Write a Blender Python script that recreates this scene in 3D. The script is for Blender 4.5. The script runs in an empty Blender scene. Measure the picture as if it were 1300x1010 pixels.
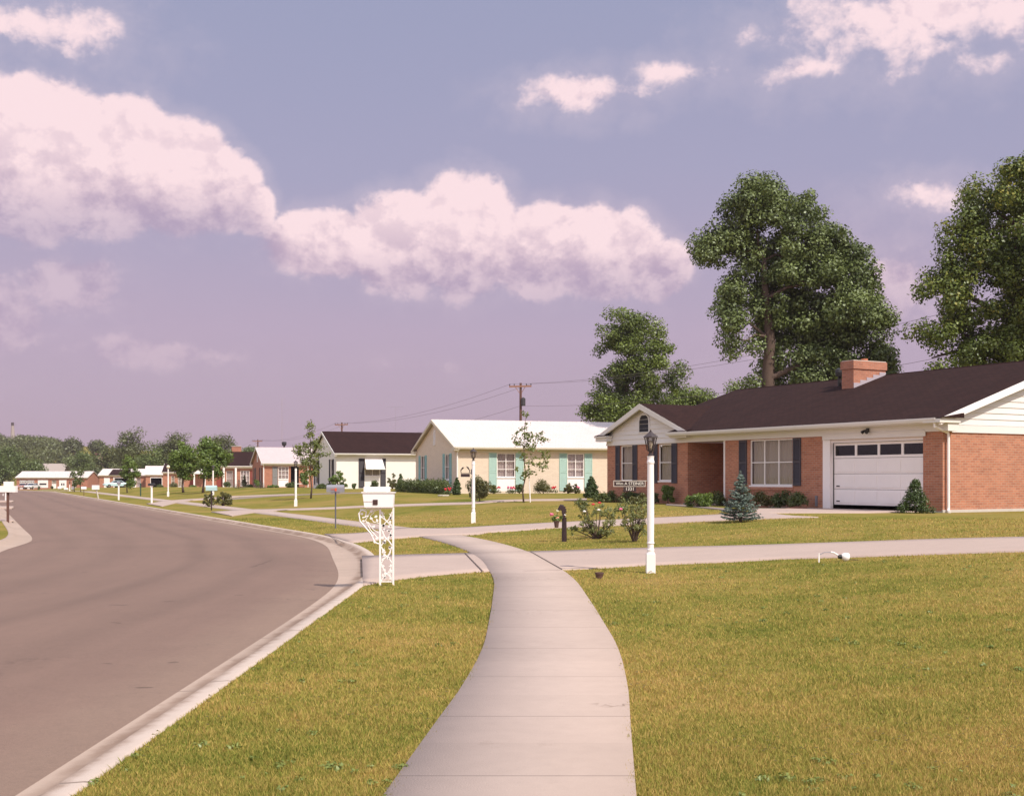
import bpy, math, random
import numpy as np
from mathutils import Vector, Matrix
sc = bpy.context.scene
R = math.radians
# ------------------------------------------------------------------ camera
EYE, F, HOR = 1.55, 1500.0, 607.0            # eye height, focal length and horizon row (photo pixels)
cam = bpy.data.objects.new("camera", bpy.data.cameras.new("camera"))
sc.collection.objects.link(cam); sc.camera = cam
cam.location = (0, 0, EYE); cam.rotation_euler = (R(90), 0, 0)
cam.data.sensor_width = 36; cam.data.lens = 36 * F / 1300
cam.data.shift_y = (HOR - 505) / 1300
cam.data.clip_start = .1; cam.data.clip_end = 8000
sc.view_settings.view_transform = 'Standard'; sc.view_settings.look = 'None'
sc.view_settings.exposure = 0.2; sc.view_settings.gamma = 1
# ------------------------------------------------------------------ node helpers
class NT:
    def __init__(s, tree): s.t = tree; s.n = tree.nodes; s.l = tree.links
    def new(s, typ, **kw):
        n = s.n.new(typ)
        for k, v in kw.items(): setattr(n, k, v)
        return n
    def put(s, inp, v):
        if hasattr(v, 'links') or isinstance(v, bpy.types.NodeSocket): s.l.new(v, inp)
        elif v is not None:
            try: inp.default_value = v
            except Exception: inp.default_value = (*v, 1)
    def m(s, op, a, b=None, c=None, clamp=False):
        n = s.new('ShaderNodeMath', operation=op, use_clamp=clamp)
        for i, v in enumerate((a, b, c)):
            if v is not None: s.put(n.inputs[i], v)
        return n.outputs[0]
    def vm(s, op, a, b=None):
        n = s.new('ShaderNodeVectorMath', operation=op)
        s.put(n.inputs[0], a)
        if b is not None: s.put(n.inputs[3 if op == 'SCALE' else 1], b)
        return n.outputs[0]
    def sep(s, v): n = s.new('ShaderNodeSeparateXYZ'); s.put(n.inputs[0], v); return n.outputs
    def comb(s, x, y, z):
        n = s.new('ShaderNodeCombineXYZ')
        for i, v in enumerate((x, y, z)): s.put(n.inputs[i], v)
        return n.outputs[0]
    def noise(s, vec, scale, detail=3, rough=.55, dist=0):
        n = s.new('ShaderNodeTexNoise')
        s.put(n.inputs['Vector'], vec); n.inputs['Scale'].default_value = scale
        n.inputs['Detail'].default_value = detail; n.inputs['Roughness'].default_value = rough
        n.inputs['Distortion'].default_value = dist
        return n.outputs['Fac']
    def ss(s, v, lo, hi, a=0., b=1.):
        n = s.new('ShaderNodeMapRange', interpolation_type='SMOOTHSTEP')
        s.put(n.inputs['Value'], v)
        for k, x in (('From Min', lo), ('From Max', hi), ('To Min', a), ('To Max', b)): s.put(n.inputs[k], x)
        return n.outputs[0]
    def mix(s, f, a, b, mode='MIX'):
        n = s.new('ShaderNodeMix', data_type='RGBA', blend_type=mode)
        s.put(n.inputs[0], f); s.put(n.inputs[6], a); s.put(n.inputs[7], b)
        return n.outputs[2]
    def ramp(s, f, stops):
        n = s.new('ShaderNodeValToRGB'); e = n.color_ramp.elements
        while len(e) < len(stops): e.new(.5)
        for el, (p, c) in zip(e, stops): el.position = p; el.color = (*c, 1)
        s.put(n.inputs[0], f); return n.outputs[0]
def lin(*c): return tuple((x / 255 / 12.92) if x / 255 <= .04045 else ((x / 255 + .055) / 1.055) ** 2.4 for x in c)
# ------------------------------------------------------------------ sun and sky
SUN = Vector((.68, -.733, 0)).normalized() * math.cos(R(49)) + Vector((0, 0, math.sin(R(49))))
sun = bpy.data.objects.new("sun", bpy.data.lights.new("sun", 'SUN'))
sc.collection.objects.link(sun)
sun.rotation_euler = SUN.to_track_quat('Z', 'Y').to_euler()
sun.data.energy = 4.0; sun.data.angle = R(.5); sun.data.color = (1, .92, .80)
W = bpy.data.worlds.new("World"); sc.world = W; W.use_nodes = True
w = NT(W.node_tree); w.n.clear()
nish = w.new('ShaderNodeTexSky', sky_type='NISHITA', sun_disc=False)
nish.sun_elevation = R(49); nish.sun_rotation = math.atan2(SUN.x, SUN.y)
nish.dust_density = 2
CL = [  # clouds: where in the sky (as rows and columns of the photograph), size, weight
    (40, 195, 130, 92, 2.1), (150, 205, 78, 78, 2.1), (228, 222, 76, 66, 2.1), (285, 240, 50, 44, 1.7), (322, 262, 30, 30, 1.5), (255, 200, 26, 22, 1.5), (-120, 215, 110, 85, 2.1),
    (425, 305, 95, 40, 1.5), (515, 305, 88, 62, 2.1), (590, 298, 80, 74, 2.1), (690, 315, 80, 56, 2.1), (765, 318, 80, 60, 2.1), (828, 340, 50, 38, 1.6),
    (40, 25, 100, 45, .55), (730, 116, 85, 26, .58), (860, 92, 55, 18, .46), (1190, 15, 175, 56, .66), (1030, 85, 65, 17, .5),
    (1270, 72, 50, 20, .42), (1175, 245, 60, 22, .45), (1140, 365, 60, 46, .7), (95, 358, 64, 32, .85), (205, 447, 110, 22, .72),
    (5, 400, 40, 50, .8), (1050, 440, 120, 20, .3), (540, 465, 90, 12, .35), (1500, 300, 180, 60, .9), (-400, 330, 150, 70, .9)]
def cloud_group():
    g = bpy.data.node_groups.new("cloud_field", 'ShaderNodeTree')
    g.interface.new_socket('Dir', in_out='INPUT', socket_type='NodeSocketVector')
    g.interface.new_socket('F', in_out='OUTPUT', socket_type='NodeSocketFloat')
    g.interface.new_socket('T', in_out='OUTPUT', socket_type='NodeSocketFloat')
    q = NT(g); gi = q.new('NodeGroupInput'); go = q.new('NodeGroupOutput')
    d = q.vm('NORMALIZE', gi.outputs[0]); x, y, z = q.sep(d)
    az = q.m('ARCTAN2', x, y); el = q.m('ARCSINE', z)
    cur = None
    for px, py, rx, ry, wt in CL:
        a0 = math.atan((px - 650) / F); e0 = math.atan((HOR - py) / math.hypot(F, px - 650))
        dx = q.m('MULTIPLY', q.m('SUBTRACT', az, a0), F / rx)
        dy = q.m('SUBTRACT', el, e0)
        dy = q.m('MAXIMUM', q.m('MULTIPLY', dy, F / ry), q.m('MULTIPLY', dy, -F / ry / 1.15))
        r = q.m('SQRT', q.m('MULTIPLY_ADD', dx, dx, q.m('MULTIPLY', dy, dy)))
        f = q.m('MULTIPLY', q.m('SUBTRACT', 1., r), wt)
        f = q.m('ADD', f, min(0, wt - 1) * .42)
        cur = f if cur is None else q.m('SMOOTH_MAX', cur, f, .12)
    # scattered clouds in the part of the sky behind and beside the viewer
    back = q.m('MULTIPLY_ADD', q.noise(q.vm('MULTIPLY', d, (1, 1, 2.2)), 2.6, 4), 2.4, -1.55)
    off = q.ss(q.m('ABSOLUTE', az), .62, .95)
    high = q.ss(el, .45, .65)
    cur = q.m('MAXIMUM', cur, q.m('SUBTRACT', back, q.m('MULTIPLY', q.m('SUBTRACT', 1., q.m('MAXIMUM', off, high)), 3)))
    sv = q.vm('MULTIPLY', d, (1, 1, 1.2))
    n1 = q.noise(sv, 26, 8, .62, .2); n2 = q.noise(sv, 8, 2, .5); n3 = q.noise(q.vm('ADD', sv, (3, 1, 2)), 20, 5, .6)
    def vor(scale, det):
        v_ = q.new('ShaderNodeTexVoronoi', feature='F1')
        q.put(v_.inputs['Vector'], q.vm('ADD', sv, q.vm('SCALE', q.comb(n1, n2, n3), .03)))
        v_.inputs['Scale'].default_value = scale; v_.inputs['Detail'].default_value = det; v_.inputs['Roughness'].default_value = .55; v_.inputs['Lacunarity'].default_value = 2.3; v_.normalize = True
        return q.m('SUBTRACT', .5, v_.outputs['Distance'])
    puff = vor(30, 3)
    tex = q.m('ADD', q.m('MULTIPLY_ADD', n1, 1.2, -.6), q.m('MULTIPLY_ADD', puff, .9, -.12))
    f = q.m('ADD', cur, tex); f = q.m('ADD', f, q.m('MULTIPLY_ADD', n2, .8, -.39)); q.put(go.inputs[1], tex)
    q.put(go.inputs[0], f)
    return g
CG = cloud_group()
tc = w.new('ShaderNodeTexCoord'); D0 = w.vm('NORMALIZE', tc.outputs['Generated'])
def field(v): n = w.new('ShaderNodeGroup', node_tree=CG); w.put(n.inputs[0], v); return n.outputs
el = w.m('ARCSINE', w.sep(D0)[2])
f0, x0_ = field(D0); _, x1_ = field(w.vm('ADD', D0, (.006, 0, .012))); _, x2_ = field(w.vm('ADD', D0, (.016, 0, .028)))
haze_n = w.noise(w.vm('MULTIPLY', D0, (1, 1, 3)), 3, 4)
sky = w.ramp(w.m('MULTIPLY_ADD', haze_n, .12, w.m('MULTIPLY', el, 2.0)),
             [(0, lin(178, 157, 172)), (.12, lin(186, 162, 180)), (.3, lin(189, 167, 190)), (.55, lin(171, 166, 194)), (.85, lin(161, 164, 194)), (1, lin(150, 162, 195))])
sky = w.mix(.12, sky, w.mix(1., nish.outputs[0], (.10, .10, .10, 1), 'MULTIPLY'))
dens = w.m('ADD', w.ss(f0, -.7, .2, 0., .15), w.ss(f0, -.02, .36, 0., .86))
rel = w.m('ADD', w.m('SUBTRACT', x0_, x1_), w.m('SUBTRACT', x0_, x2_))
azw = w.m('ARCTAN2', w.sep(D0)[0], w.sep(D0)[1]); e_ = lambda py: math.atan((HOR - py) / F)
base_ = w.ss(azw, math.atan(-340 / F), math.atan(-270 / F), e_(262), e_(330))      # cloud bases, lower towards the middle
under = w.ss(w.m('SUBTRACT', el, base_), -.020, .040)
lit = w.m('ADD', w.m('MULTIPLY', under, .74), w.ss(rel, -.5, .45, 0., .66), clamp=True)
dens = w.m('MULTIPLY', dens, w.ss(w.m('SUBTRACT', el, base_), -.050, .012, .5, 1.))
ccol = w.mix(lit, lin(184, 162, 186) + (1,), lin(255, 228, 231) + (1,))
dens = w.m('MULTIPLY', dens, w.ss(el, .05, .16, .45, .93))
col = w.mix(dens, sky, ccol)
below = w.ss(el, -.08, -.005)
# the half of the sky behind the viewer and overhead is brightened, an added fill for the shaded walls
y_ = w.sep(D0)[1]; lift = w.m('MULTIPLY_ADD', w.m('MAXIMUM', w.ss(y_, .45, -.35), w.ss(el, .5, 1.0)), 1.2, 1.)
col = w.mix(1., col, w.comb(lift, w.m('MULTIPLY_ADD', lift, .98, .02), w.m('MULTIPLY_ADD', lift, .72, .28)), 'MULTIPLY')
col = w.mix(below, lin(120, 105, 80) + (1,), col)
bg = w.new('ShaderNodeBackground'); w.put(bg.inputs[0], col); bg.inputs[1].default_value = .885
wo = w.new('ShaderNodeOutputWorld'); w.l.new(bg.outputs[0], wo.inputs[0])
W.cycles.sampling_method = 'MANUAL'; W.cycles.sample_map_resolution = 512
# ------------------------------------------------------------------ materials
MATS = {}
def mat(name, col, rough=.8, noise=None, bump=0, bscale=40, metal=0, spec=.5):
    """plain surface; noise=(scale, amount) varies its colour a little"""
    if name in MATS: return MATS[name]
    m = bpy.data.materials.new(name); m.use_nodes = True; MATS[name] = m
    q = NT(m.node_tree); b = q.n['Principled BSDF']
    b.inputs['Roughness'].default_value = rough; b.inputs['Metallic'].default_value = metal
    b.inputs['Specular IOR Level'].default_value = spec
    b.inputs['Base Color'].default_value = (*col, 1)
    if noise or bump:
        co = q.new('ShaderNodeTexCoord').outputs['Object']
    if noise:
        n = q.noise(co, noise[0], 5, .6)
        f = q.m('MULTIPLY_ADD', n, 2 * noise[1], 1 - noise[1])
        q.put(b.inputs['Base Color'], q.mix(1., (*col, 1), q.comb(f, f, f), 'MULTIPLY'))
    if bump:
        bn = q.new('ShaderNodeBump'); bn.inputs['Strength'].default_value = bump; bn.inputs['Distance'].default_value = .02
        q.put(bn.inputs['Height'], q.noise(co, bscale, 4)); q.put(b.inputs['Normal'], bn.outputs[0])
    return m
def brickmat(name, c1, c2, mortar, row=.075, width=.215, var=.5, fade=1.):
    m = bpy.data.materials.new(name); m.use_nodes = True; MATS[name] = m
    q = NT(m.node_tree); b = q.n['Principled BSDF']; b.inputs['Roughness'].default_value = .9
    co = q.new('ShaderNodeTexCoord').outputs['Object']; x, y, z = q.sep(co)
    v = q.comb(q.m('ADD', x, y), z, 0)
    br = q.new('ShaderNodeTexBrick'); q.put(br.inputs['Vector'], v)
    br.inputs['Color1'].default_value = (*c1, 1); br.inputs['Color2'].default_value = (*c2, 1); br.inputs['Mortar'].default_value = (*mortar, 1)
    br.inputs['Scale'].default_value = 1; br.inputs['Mortar Size'].default_value = .007; br.inputs['Mortar Smooth'].default_value = .3
    br.inputs['Bias'].default_value = -.2; br.inputs['Brick Width'].default_value = width; br.inputs['Row Height'].default_value = row
    n = q.noise(q.comb(q.m('ADD', x, y), q.m('MULTIPLY', z, 2.), 0), 1.3, 4); n2 = q.noise(q.comb(q.m('ADD', x, y), q.m('MULTIPLY', z, 3.), 0), 6, 2)
    f = q.m('ADD', q.m('MULTIPLY_ADD', n, var, 1 - var / 2), q.m('MULTIPLY_ADD', n2, var * .6, -var * .3))
    q.put(b.inputs['Base Color'], q.mix(1., br.outputs['Color'], q.comb(f, f, f), 'MULTIPLY'))
    bn = q.new('ShaderNodeBump'); bn.inputs['Strength'].default_value = .35; bn.inputs['Distance'].default_value = .01
    q.put(bn.inputs['Height'], q.m('SUBTRACT', 1., br.outputs['Fac'])); q.put(b.inputs['Normal'], bn.outputs[0])
    return m
def roofmat(name, col, swap=False, var=.25):
    m = bpy.data.materials.new(name); m.use_nodes = True; MATS[name] = m
    q = NT(m.node_tree); b = q.n['Principled BSDF']; b.inputs['Roughness'].default_value = .95; b.inputs['Specular IOR Level'].default_value = .15
    co = q.new('ShaderNodeTexCoord').outputs['Object']; x, y, z = q.sep(co)
    v = q.comb(y, x, 0) if swap else q.comb(x, y, 0)
    br = q.new('ShaderNodeTexBrick'); q.put(br.inputs['Vector'], v)
    c2 = tuple(c * (1 - var) for c in col); c3 = tuple(c * .45 for c in col)
    br.inputs['Color1'].default_value = (*col, 1); br.inputs['Color2'].default_value = (*c2, 1); br.inputs['Mortar'].default_value = (*c3, 1)
    br.inputs['Scale'].default_value = 1; br.inputs['Mortar Size'].default_value = .011; br.inputs['Brick Width'].default_value = .3; br.inputs['Row Height'].default_value = .14; br.inputs['Bias'].default_value = -.1
    n = q.noise(q.comb(q.m('MULTIPLY', x, 1. if swap is False else .3), q.m('MULTIPLY', y, .3 if swap is False else 1.), 0), 1.6, 5, .65); n2 = q.noise(co, 14, 3)
    am = .8 if var > .2 else .16
    f = q.m('ADD', q.m('MULTIPLY_ADD', n, am, 1 - am / 2), q.m('MULTIPLY_ADD', n2, am * .6, -am * .3))
    q.put(b.inputs['Base Color'], q.mix(1., br.outputs['Color'], q.comb(f, f, f), 'MULTIPLY'))
    return m
def leafmat(name, c_dark, c_light, warm=None, trans=.35, patch=.5):
    """foliage: each leaf carries its own tint; a slow noise makes some boughs fresher than others"""
    m = bpy.data.materials.new(name); m.use_nodes = True; MATS[name] = m
    q = NT(m.node_tree); q.n.clear()
    at = q.new('ShaderNodeAttribute', attribute_name='tint').outputs['Fac']
    geo = q.new('ShaderNodeNewGeometry')
    n = q.noise(geo.outputs['Position'], patch, 3)
    f = q.m('ADD', q.m('MULTIPLY', at, .65), q.m('MULTIPLY_ADD', n, 1.2, -.42), clamp=True)
    c = q.mix(f, (*c_dark, 1), (*c_light, 1))
    if warm: c = q.mix(q.m('MULTIPLY', q.ss(at, .72, 1.), .75), c, (*warm, 1))
    d = q.new('ShaderNodeBsdfDiffuse'); q.put(d.inputs[0], c)
    t = q.new('ShaderNodeBsdfTranslucent'); q.put(t.inputs[0], q.mix(.35, c, (.2, .25, .03, 1)))
    g = q.new('ShaderNodeBsdfGlossy'); g.inputs['Roughness'].default_value = .45; g.inputs[0].default_value = (.7, .75, .7, 1)
    mx = q.new('ShaderNodeMixShader'); mx.inputs[0].default_value = trans; q.l.new(d.outputs[0], mx.inputs[1]); q.l.new(t.outputs[0], mx.inputs[2])
    m2 = q.new('ShaderNodeMixShader'); m2.inputs[0].default_value = .05; q.l.new(mx.outputs[0], m2.inputs[1]); q.l.new(g.outputs[0], m2.inputs[2])
    o = q.new('ShaderNodeOutputMaterial'); q.l.new(m2.outputs[0], o.inputs[0])
    return m
def glassmat(name, tint=(.02, .02, .025), refl=.25):
    m = bpy.data.materials.new(name); m.use_nodes = True; MATS[name] = m
    q = NT(m.node_tree); q.n.clear()
    t = q.new('ShaderNodeBsdfTransparent'); t.inputs[0].default_value = (.78, .76, .76, 1)
    g = q.new('ShaderNodeBsdfGlossy'); g.inputs['Roughness'].default_value = .03
    lw = q.new('ShaderNodeLayerWeight'); lw.inputs[0].default_value = .35
    mx = q.new('ShaderNodeMixShader'); q.put(mx.inputs[0], q.m('MULTIPLY_ADD', lw.outputs['Fresnel'], .3, refl * .2, clamp=True))
    q.l.new(t.outputs[0], mx.inputs[1]); q.l.new(g.outputs[0], mx.inputs[2])
    o = q.new('ShaderNodeOutputMaterial'); q.l.new(mx.outputs[0], o.inputs[0])
    return m
white = mat('white_paint', (.89, .835, .81), .55, (3, .05)); trim = mat('trim_paint', (.74, .70, .66), .6, (2, .05))
beige = mat('beige_paint', (.66, .58, .46), .7, (2, .06)); black = mat('black_metal', (.02, .018, .02), .5, (20, .2))
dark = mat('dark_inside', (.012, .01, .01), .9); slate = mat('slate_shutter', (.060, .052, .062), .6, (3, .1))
aqua = mat('aqua_shutter', (.40, .57, .50), .6, (3, .06)); blackshut = mat('black_shutter', (.03, .022, .03), .6)
greyshut = mat('grey_shutter', (.22, .21, .2), .6); redwood = mat('red_paint', (.25, .045, .03), .6)
bark = mat('bark', (.10, .065, .05), .95, (9, .35), .5, 20); wood = mat('pole_wood', (.13, .06, .045), .9, (6, .3)); armwood = mat('crossarm_wood', (.36, .18, .12), .9)
grey_metal = mat('grey_metal', (.30, .29, .32), .45, (6, .08), metal=.4); concrete_w = mat('foundation_concrete', (.52, .47, .42), .9, (5, .12))
curtain_m = mat('curtain_cloth', (.62, .55, .44), .9, (3, .08)); sheer = mat('sheer_cloth', (.72, .62, .60), .9, (3, .08)); glass = glassmat('window_glass')
siding = mat('white_siding', (.74, .70, .68), .6, (1.5, .04)); brown_pot = mat('brown_clay', (.10, .05, .04), .7, (15, .2)); iron = mat('brown_iron', (.035, .017, .018), .45, (20, .2))
tan_stone = mat('stone', (.5, .44, .38), .9, (6, .15)); pink_petal = mat('pink_petals', (.80, .16, .30), .7); red_petal = mat('red_petals', (.55, .03, .04), .7); white_petal = mat('white_petals', (.8, .74, .68), .7)
brick_red = brickmat('red_brick', (.46, .185, .105), (.34, .125, .072), (.40, .29, .22))
brick_cream = brickmat('cream_brick', (.75, .615, .49), (.69, .56, .44), (.60, .49, .39), var=.12)
brick_white = brickmat('white_brick', (.86, .81, .75), (.84, .79, .73), (.78, .73, .67), var=.05)
brick_orange = brickmat('orange_brick', (.44, .17, .10), (.34, .13, .08), (.38, .25, .19))
roof_brown = roofmat('brown_shingles', (.034, .0145, .0125)); roof_brown_s = roofmat('brown_shingles_wing', (.034, .0145, .0125), True)
roof_white = roofmat('white_shingles', (.70, .61, .585), var=.08); roof_pink = roofmat('pale_shingles', (.62, .50, .50), var=.1)
# ------------------------------------------------------------------ mesh helpers
C = sc.collection
class MB:
    def __init__(s): s.v = []; s.f = []; s.M = Matrix()
    def at(s, M): s.M = M; return s
    def add(s, vs, fs):
        o = len(s.v); s.v += [tuple(s.M @ Vector(v)) for v in vs]; s.f += [tuple(i + o for i in f) for f in fs]; return s
    def box(s, x0, x1, y0, y1, z0, z1):
        return s.add([(x0, y0, z0), (x1, y0, z0), (x1, y1, z0), (x0, y1, z0), (x0, y0, z1), (x1, y0, z1), (x1, y1, z1), (x0, y1, z1)],
                     [(0, 3, 2, 1), (4, 5, 6, 7), (0, 1, 5, 4), (1, 2, 6, 5), (2, 3, 7, 6), (3, 0, 4, 7)])
    def prism(s, poly, w0, w1):
        """poly in (x, z), extruded in y from w0 to w1"""
        n = len(poly)
        vs = [(x, w0, z) for x, z in poly] + [(x, w1, z) for x, z in poly]
        return s.add(vs, [tuple(range(n)), tuple(range(2 * n - 1, n - 1, -1))] + [(i, i + n, (i + 1) % n + n, (i + 1) % n) for i in range(n)])
    def tube(s, pts, rad, n=8, cap=True):
        pts = [Vector(p) for p in pts]
        if not hasattr(rad, '__len__'): rad = [rad] * len(pts)
        vs = []; fs = []
        for i, p in enumerate(pts):
            d = (pts[min(i + 1, len(pts) - 1)] - pts[max(i - 1, 0)]).normalized()
            a = d.orthogonal().normalized() if abs(d.z) < .999 else Vector((1, 0, 0))
            if i and True:
                a = (pa - d * pa.dot(d)); a = a.normalized() if a.length > 1e-4 else d.orthogonal().normalized()
            pa = a; b = d.cross(a)
            for k in range(n):
                t = 2 * math.pi * (k + .5) / n; vs.append(tuple(p + (a * math.cos(t) + b * math.sin(t)) * rad[i]))
        for i in range(len(pts) - 1):
            for k in range(n):
                fs.append((i * n + k, i * n + (k + 1) % n, (i + 1) * n + (k + 1) % n, (i + 1) * n + k))
        if cap: fs += [tuple(range(n - 1, -1, -1)), tuple(range((len(pts) - 1) * n, len(pts) * n))]
        return s.add(vs, fs)
    def lathe(s, prof, n=16, c=(0, 0)):
        """prof: (radius, z) from bottom to top"""
        vs = []; fs = []
        for r, z in prof:
            for k in range(n):
                t = 2 * math.pi * (k + .5) / n; vs.append((c[0] + r * math.cos(t), c[1] + r * math.sin(t), z))
        for i in range(len(prof) - 1):
            for k in range(n): fs.append((i * n + k, i * n + (k + 1) % n, (i + 1) * n + (k + 1) % n, (i + 1) * n + k))
        fs += [tuple(range(n - 1, -1, -1)), tuple(range((len(prof) - 1) * n, len(prof) * n))]
        return s.add(vs, fs)
    def blob(s, c, r, n=8, m=5):
        if not hasattr(r, '__len__'): r = (r, r, r)
        pr = [(math.sin(math.pi * i / m), -math.cos(math.pi * i / m)) for i in range(m + 1)]
        vs = []; fs = []
        for a, z in pr:
            for k in range(n):
                t = 2 * math.pi * k / n; vs.append((c[0] + r[0] * a * math.cos(t), c[1] + r[1] * a * math.sin(t), c[2] + r[2] * z))
        for i in range(m):
            for k in range(n): fs.append((i * n + k, i * n + (k + 1) % n, (i + 1) * n + (k + 1) % n, (i + 1) * n + k))
        return s.add(vs, fs)
    def build(s, name, m, parent=None, smooth=False):
        me = bpy.data.meshes.new(name); me.from_pydata(s.v, [], s.f); me.materials.append(m)
        if smooth:
            me.polygons.foreach_set('use_smooth', [True] * len(me.polygons))
        o = bpy.data.objects.new(name, me); C.objects.link(o)
        if parent: o.parent = parent
        return o
def mesh_np(name, V, Fa, m, parent=None, tint=None):
    k = Fa.shape[1]; me = bpy.data.meshes.new(name)
    me.vertices.add(len(V)); me.vertices.foreach_set('co', V.astype(np.float32).ravel())
    me.loops.add(Fa.size); me.loops.foreach_set('vertex_index', Fa.astype(np.int32).ravel())
    me.polygons.add(len(Fa)); me.polygons.foreach_set('loop_start', np.arange(0, Fa.size, k, dtype=np.int32))
    me.update(calc_edges=True); me.materials.append(m)
    if tint is not None:
        a = me.attributes.new('tint', 'FLOAT', 'POINT'); a.data.foreach_set('value', tint.astype(np.float32))
    o = bpy.data.objects.new(name, me); C.objects.link(o)
    if parent: o.parent = parent
    return o
def tag(o, label, cat, group=None):
    o['label'] = label; o['category'] = cat
    if group: o['group'] = group
    return o
def thing(name, label, cat, loc, rz=0, group=None):
    o = bpy.data.objects.new(name, None); C.objects.link(o); o.empty_display_size = .3
    o.location = loc; o.rotation_euler = (0, 0, rz); return tag(o, label, cat, group)
def struct(o, kind='structure'): o['kind'] = kind; return o
def text(name, s, size, m, M, parent, depth=.002):
    cu = bpy.data.curves.new(name, 'FONT'); cu.body = s; cu.size = size; cu.extrude = depth; cu.align_x = 'CENTER'; cu.align_y = 'CENTER'
    t = bpy.data.objects.new(name, cu); C.objects.link(t)
    bpy.context.view_layer.update()
    me = bpy.data.meshes.new_from_object(t.evaluated_get(bpy.context.evaluated_depsgraph_get()))
    bpy.data.objects.remove(t); me.transform(M); me.materials.clear(); me.materials.append(m); me.name = name
    o = bpy.data.objects.new(name, me); C.objects.link(o); o.parent = parent; return o
# ------------------------------------------------------------------ the lie of the land
TH = R(24.5); X0, Y0 = -2.15, 16.5; RK = 17.5 / math.sin(TH); CXK = X0 - RK
P2 = (CXK + RK * math.cos(TH), Y0 + RK * math.sin(TH)); T2 = Y0 + RK * TH
def st(x, y):
    """street coordinates: s = metres right of the kerb, t = metres along it"""
    x = np.asarray(x, float); y = np.asarray(y, float)
    th = np.arctan2(y - Y0, x - CXK); r = np.hypot(x - CXK, y - Y0)
    dx, dy = x - P2[0], y - P2[1]
    s2 = dx * math.cos(TH) + dy * math.sin(TH); t2 = T2 - dx * math.sin(TH) + dy * math.cos(TH)
    s = np.where(y < Y0, x - X0, np.where(th < TH, r - RK, s2)); t = np.where(y < Y0, y, np.where(th < TH, Y0 + RK * th, t2))
    return s, t
def xy(s, t):
    s = np.asarray(s, float); t = np.asarray(t, float); a = np.clip((t - Y0) / RK, 0, TH)
    e = np.maximum(t - T2, 0)
    x = np.where(t < Y0, X0 + s, CXK + (RK + s) * np.cos(a) - e * math.sin(TH))
    y = np.where(t < Y0, t, Y0 + (RK + s) * np.sin(a) + e * math.cos(TH))
    return x, y
def sm(v, a, b): v = np.clip((v - a) / (b - a), 0, 1); return v * v * (3 - 2 * v)
def H(x, y):
    """ground height"""
    s, t = st(x, y); x = np.asarray(x, float); y = np.asarray(y, float)
    lawn = (.53 + .2 * np.exp(-((t - 88) / 30) ** 2)) * sm(s, 3.9, 13.5)
    left = .35 * sm(-s, 9, 18)
    fall = -.0085 * np.clip(y - 140, 0, 170)
    hill = 19 * np.exp(-((x + 300) / 120) ** 2) * sm(y, 400, 660) + 5 * sm(y, 330, 800) * sm(-x, -100, 200)
    return lawn + left + fall + hill
def G(px, py):
    """the point of the ground seen at this pixel of the photograph"""
    z = 0.
    for _ in range(60):
        d = F * (EYE - z) / (py - HOR); x = (px - 650) / F * d; z = z * .5 + .5 * float(H(x, d))
    return Vector((x, d, z))
def P(px, py, d): return Vector(((px - 650) / F * d, d, EYE + (HOR - py) * d / F))
def SC(t): return np.interp(np.asarray(t, float), [-14, 5, 7.4, 8.4, 9.3, 10.2, 11.2, 14, 20, 25, 31.4, 36, 50, 70], [1.6, 2.08, 2.28, 2.37, 2.43, 2.48, 2.51, 2.52, 2.5, 2.65, 2.85, 3.05, 3.3, 3.4])          # middle of the sidewalk
# ------------------------------------------------------------------ ground materials
def grassmat(name, blades):
    m = bpy.data.materials.new(name); m.use_nodes = True; q = NT(m.node_tree); q.n.clear()
    pos = q.new('ShaderNodeNewGeometry').outputs['Position']; flat = q.vm('MULTIPLY', pos, (1, 1, 0))
    big = q.noise(flat, .16, 4, .6); mid = q.noise(flat, 1.1, 5, .65); fine = q.noise(q.vm('MULTIPLY', flat, (1, .6, 0)), 9, 4, .7)
    f = q.m('ADD', q.m('MULTIPLY_ADD', big, 1.9, -.90), q.m('MULTIPLY_ADD', mid, 1.0, -.05))
    f = q.m('ADD', f, q.m('MULTIPLY_ADD', fine, .7, -.35))
    if blades: f = q.m('ADD', f, q.m('MULTIPLY_ADD', q.new('ShaderNodeAttribute', attribute_name='tint').outputs['Fac'], .8, -.4))
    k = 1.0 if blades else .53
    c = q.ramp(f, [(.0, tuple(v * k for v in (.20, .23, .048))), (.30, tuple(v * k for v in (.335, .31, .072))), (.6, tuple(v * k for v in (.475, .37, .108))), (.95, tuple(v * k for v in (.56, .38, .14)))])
    d = q.new('ShaderNodeBsdfDiffuse'); q.put(d.inputs[0], c)
    o = q.new('ShaderNodeOutputMaterial')
    if blades:
        t = q.new('ShaderNodeBsdfTranslucent'); q.put(t.inputs[0], c)
        mx = q.new('ShaderNodeMixShader'); mx.inputs[0].default_value = .35; q.l.new(d.outputs[0], mx.inputs[1]); q.l.new(t.outputs[0], mx.inputs[2]); q.l.new(mx.outputs[0], o.inputs[0])
    else:
        bn = q.new('ShaderNodeBump'); bn.inputs['Strength'].default_value = .6; bn.inputs['Distance'].default_value = .05
        q.put(bn.inputs['Height'], q.noise(flat, 22, 4, .7)); q.put(d.inputs['Normal'], bn.outputs[0])
        q.l.new(d.outputs[0], o.inputs[0])
    return m
lawn_m = grassmat('lawn', False); blade_m = grassmat('grass_blades', True)
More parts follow.
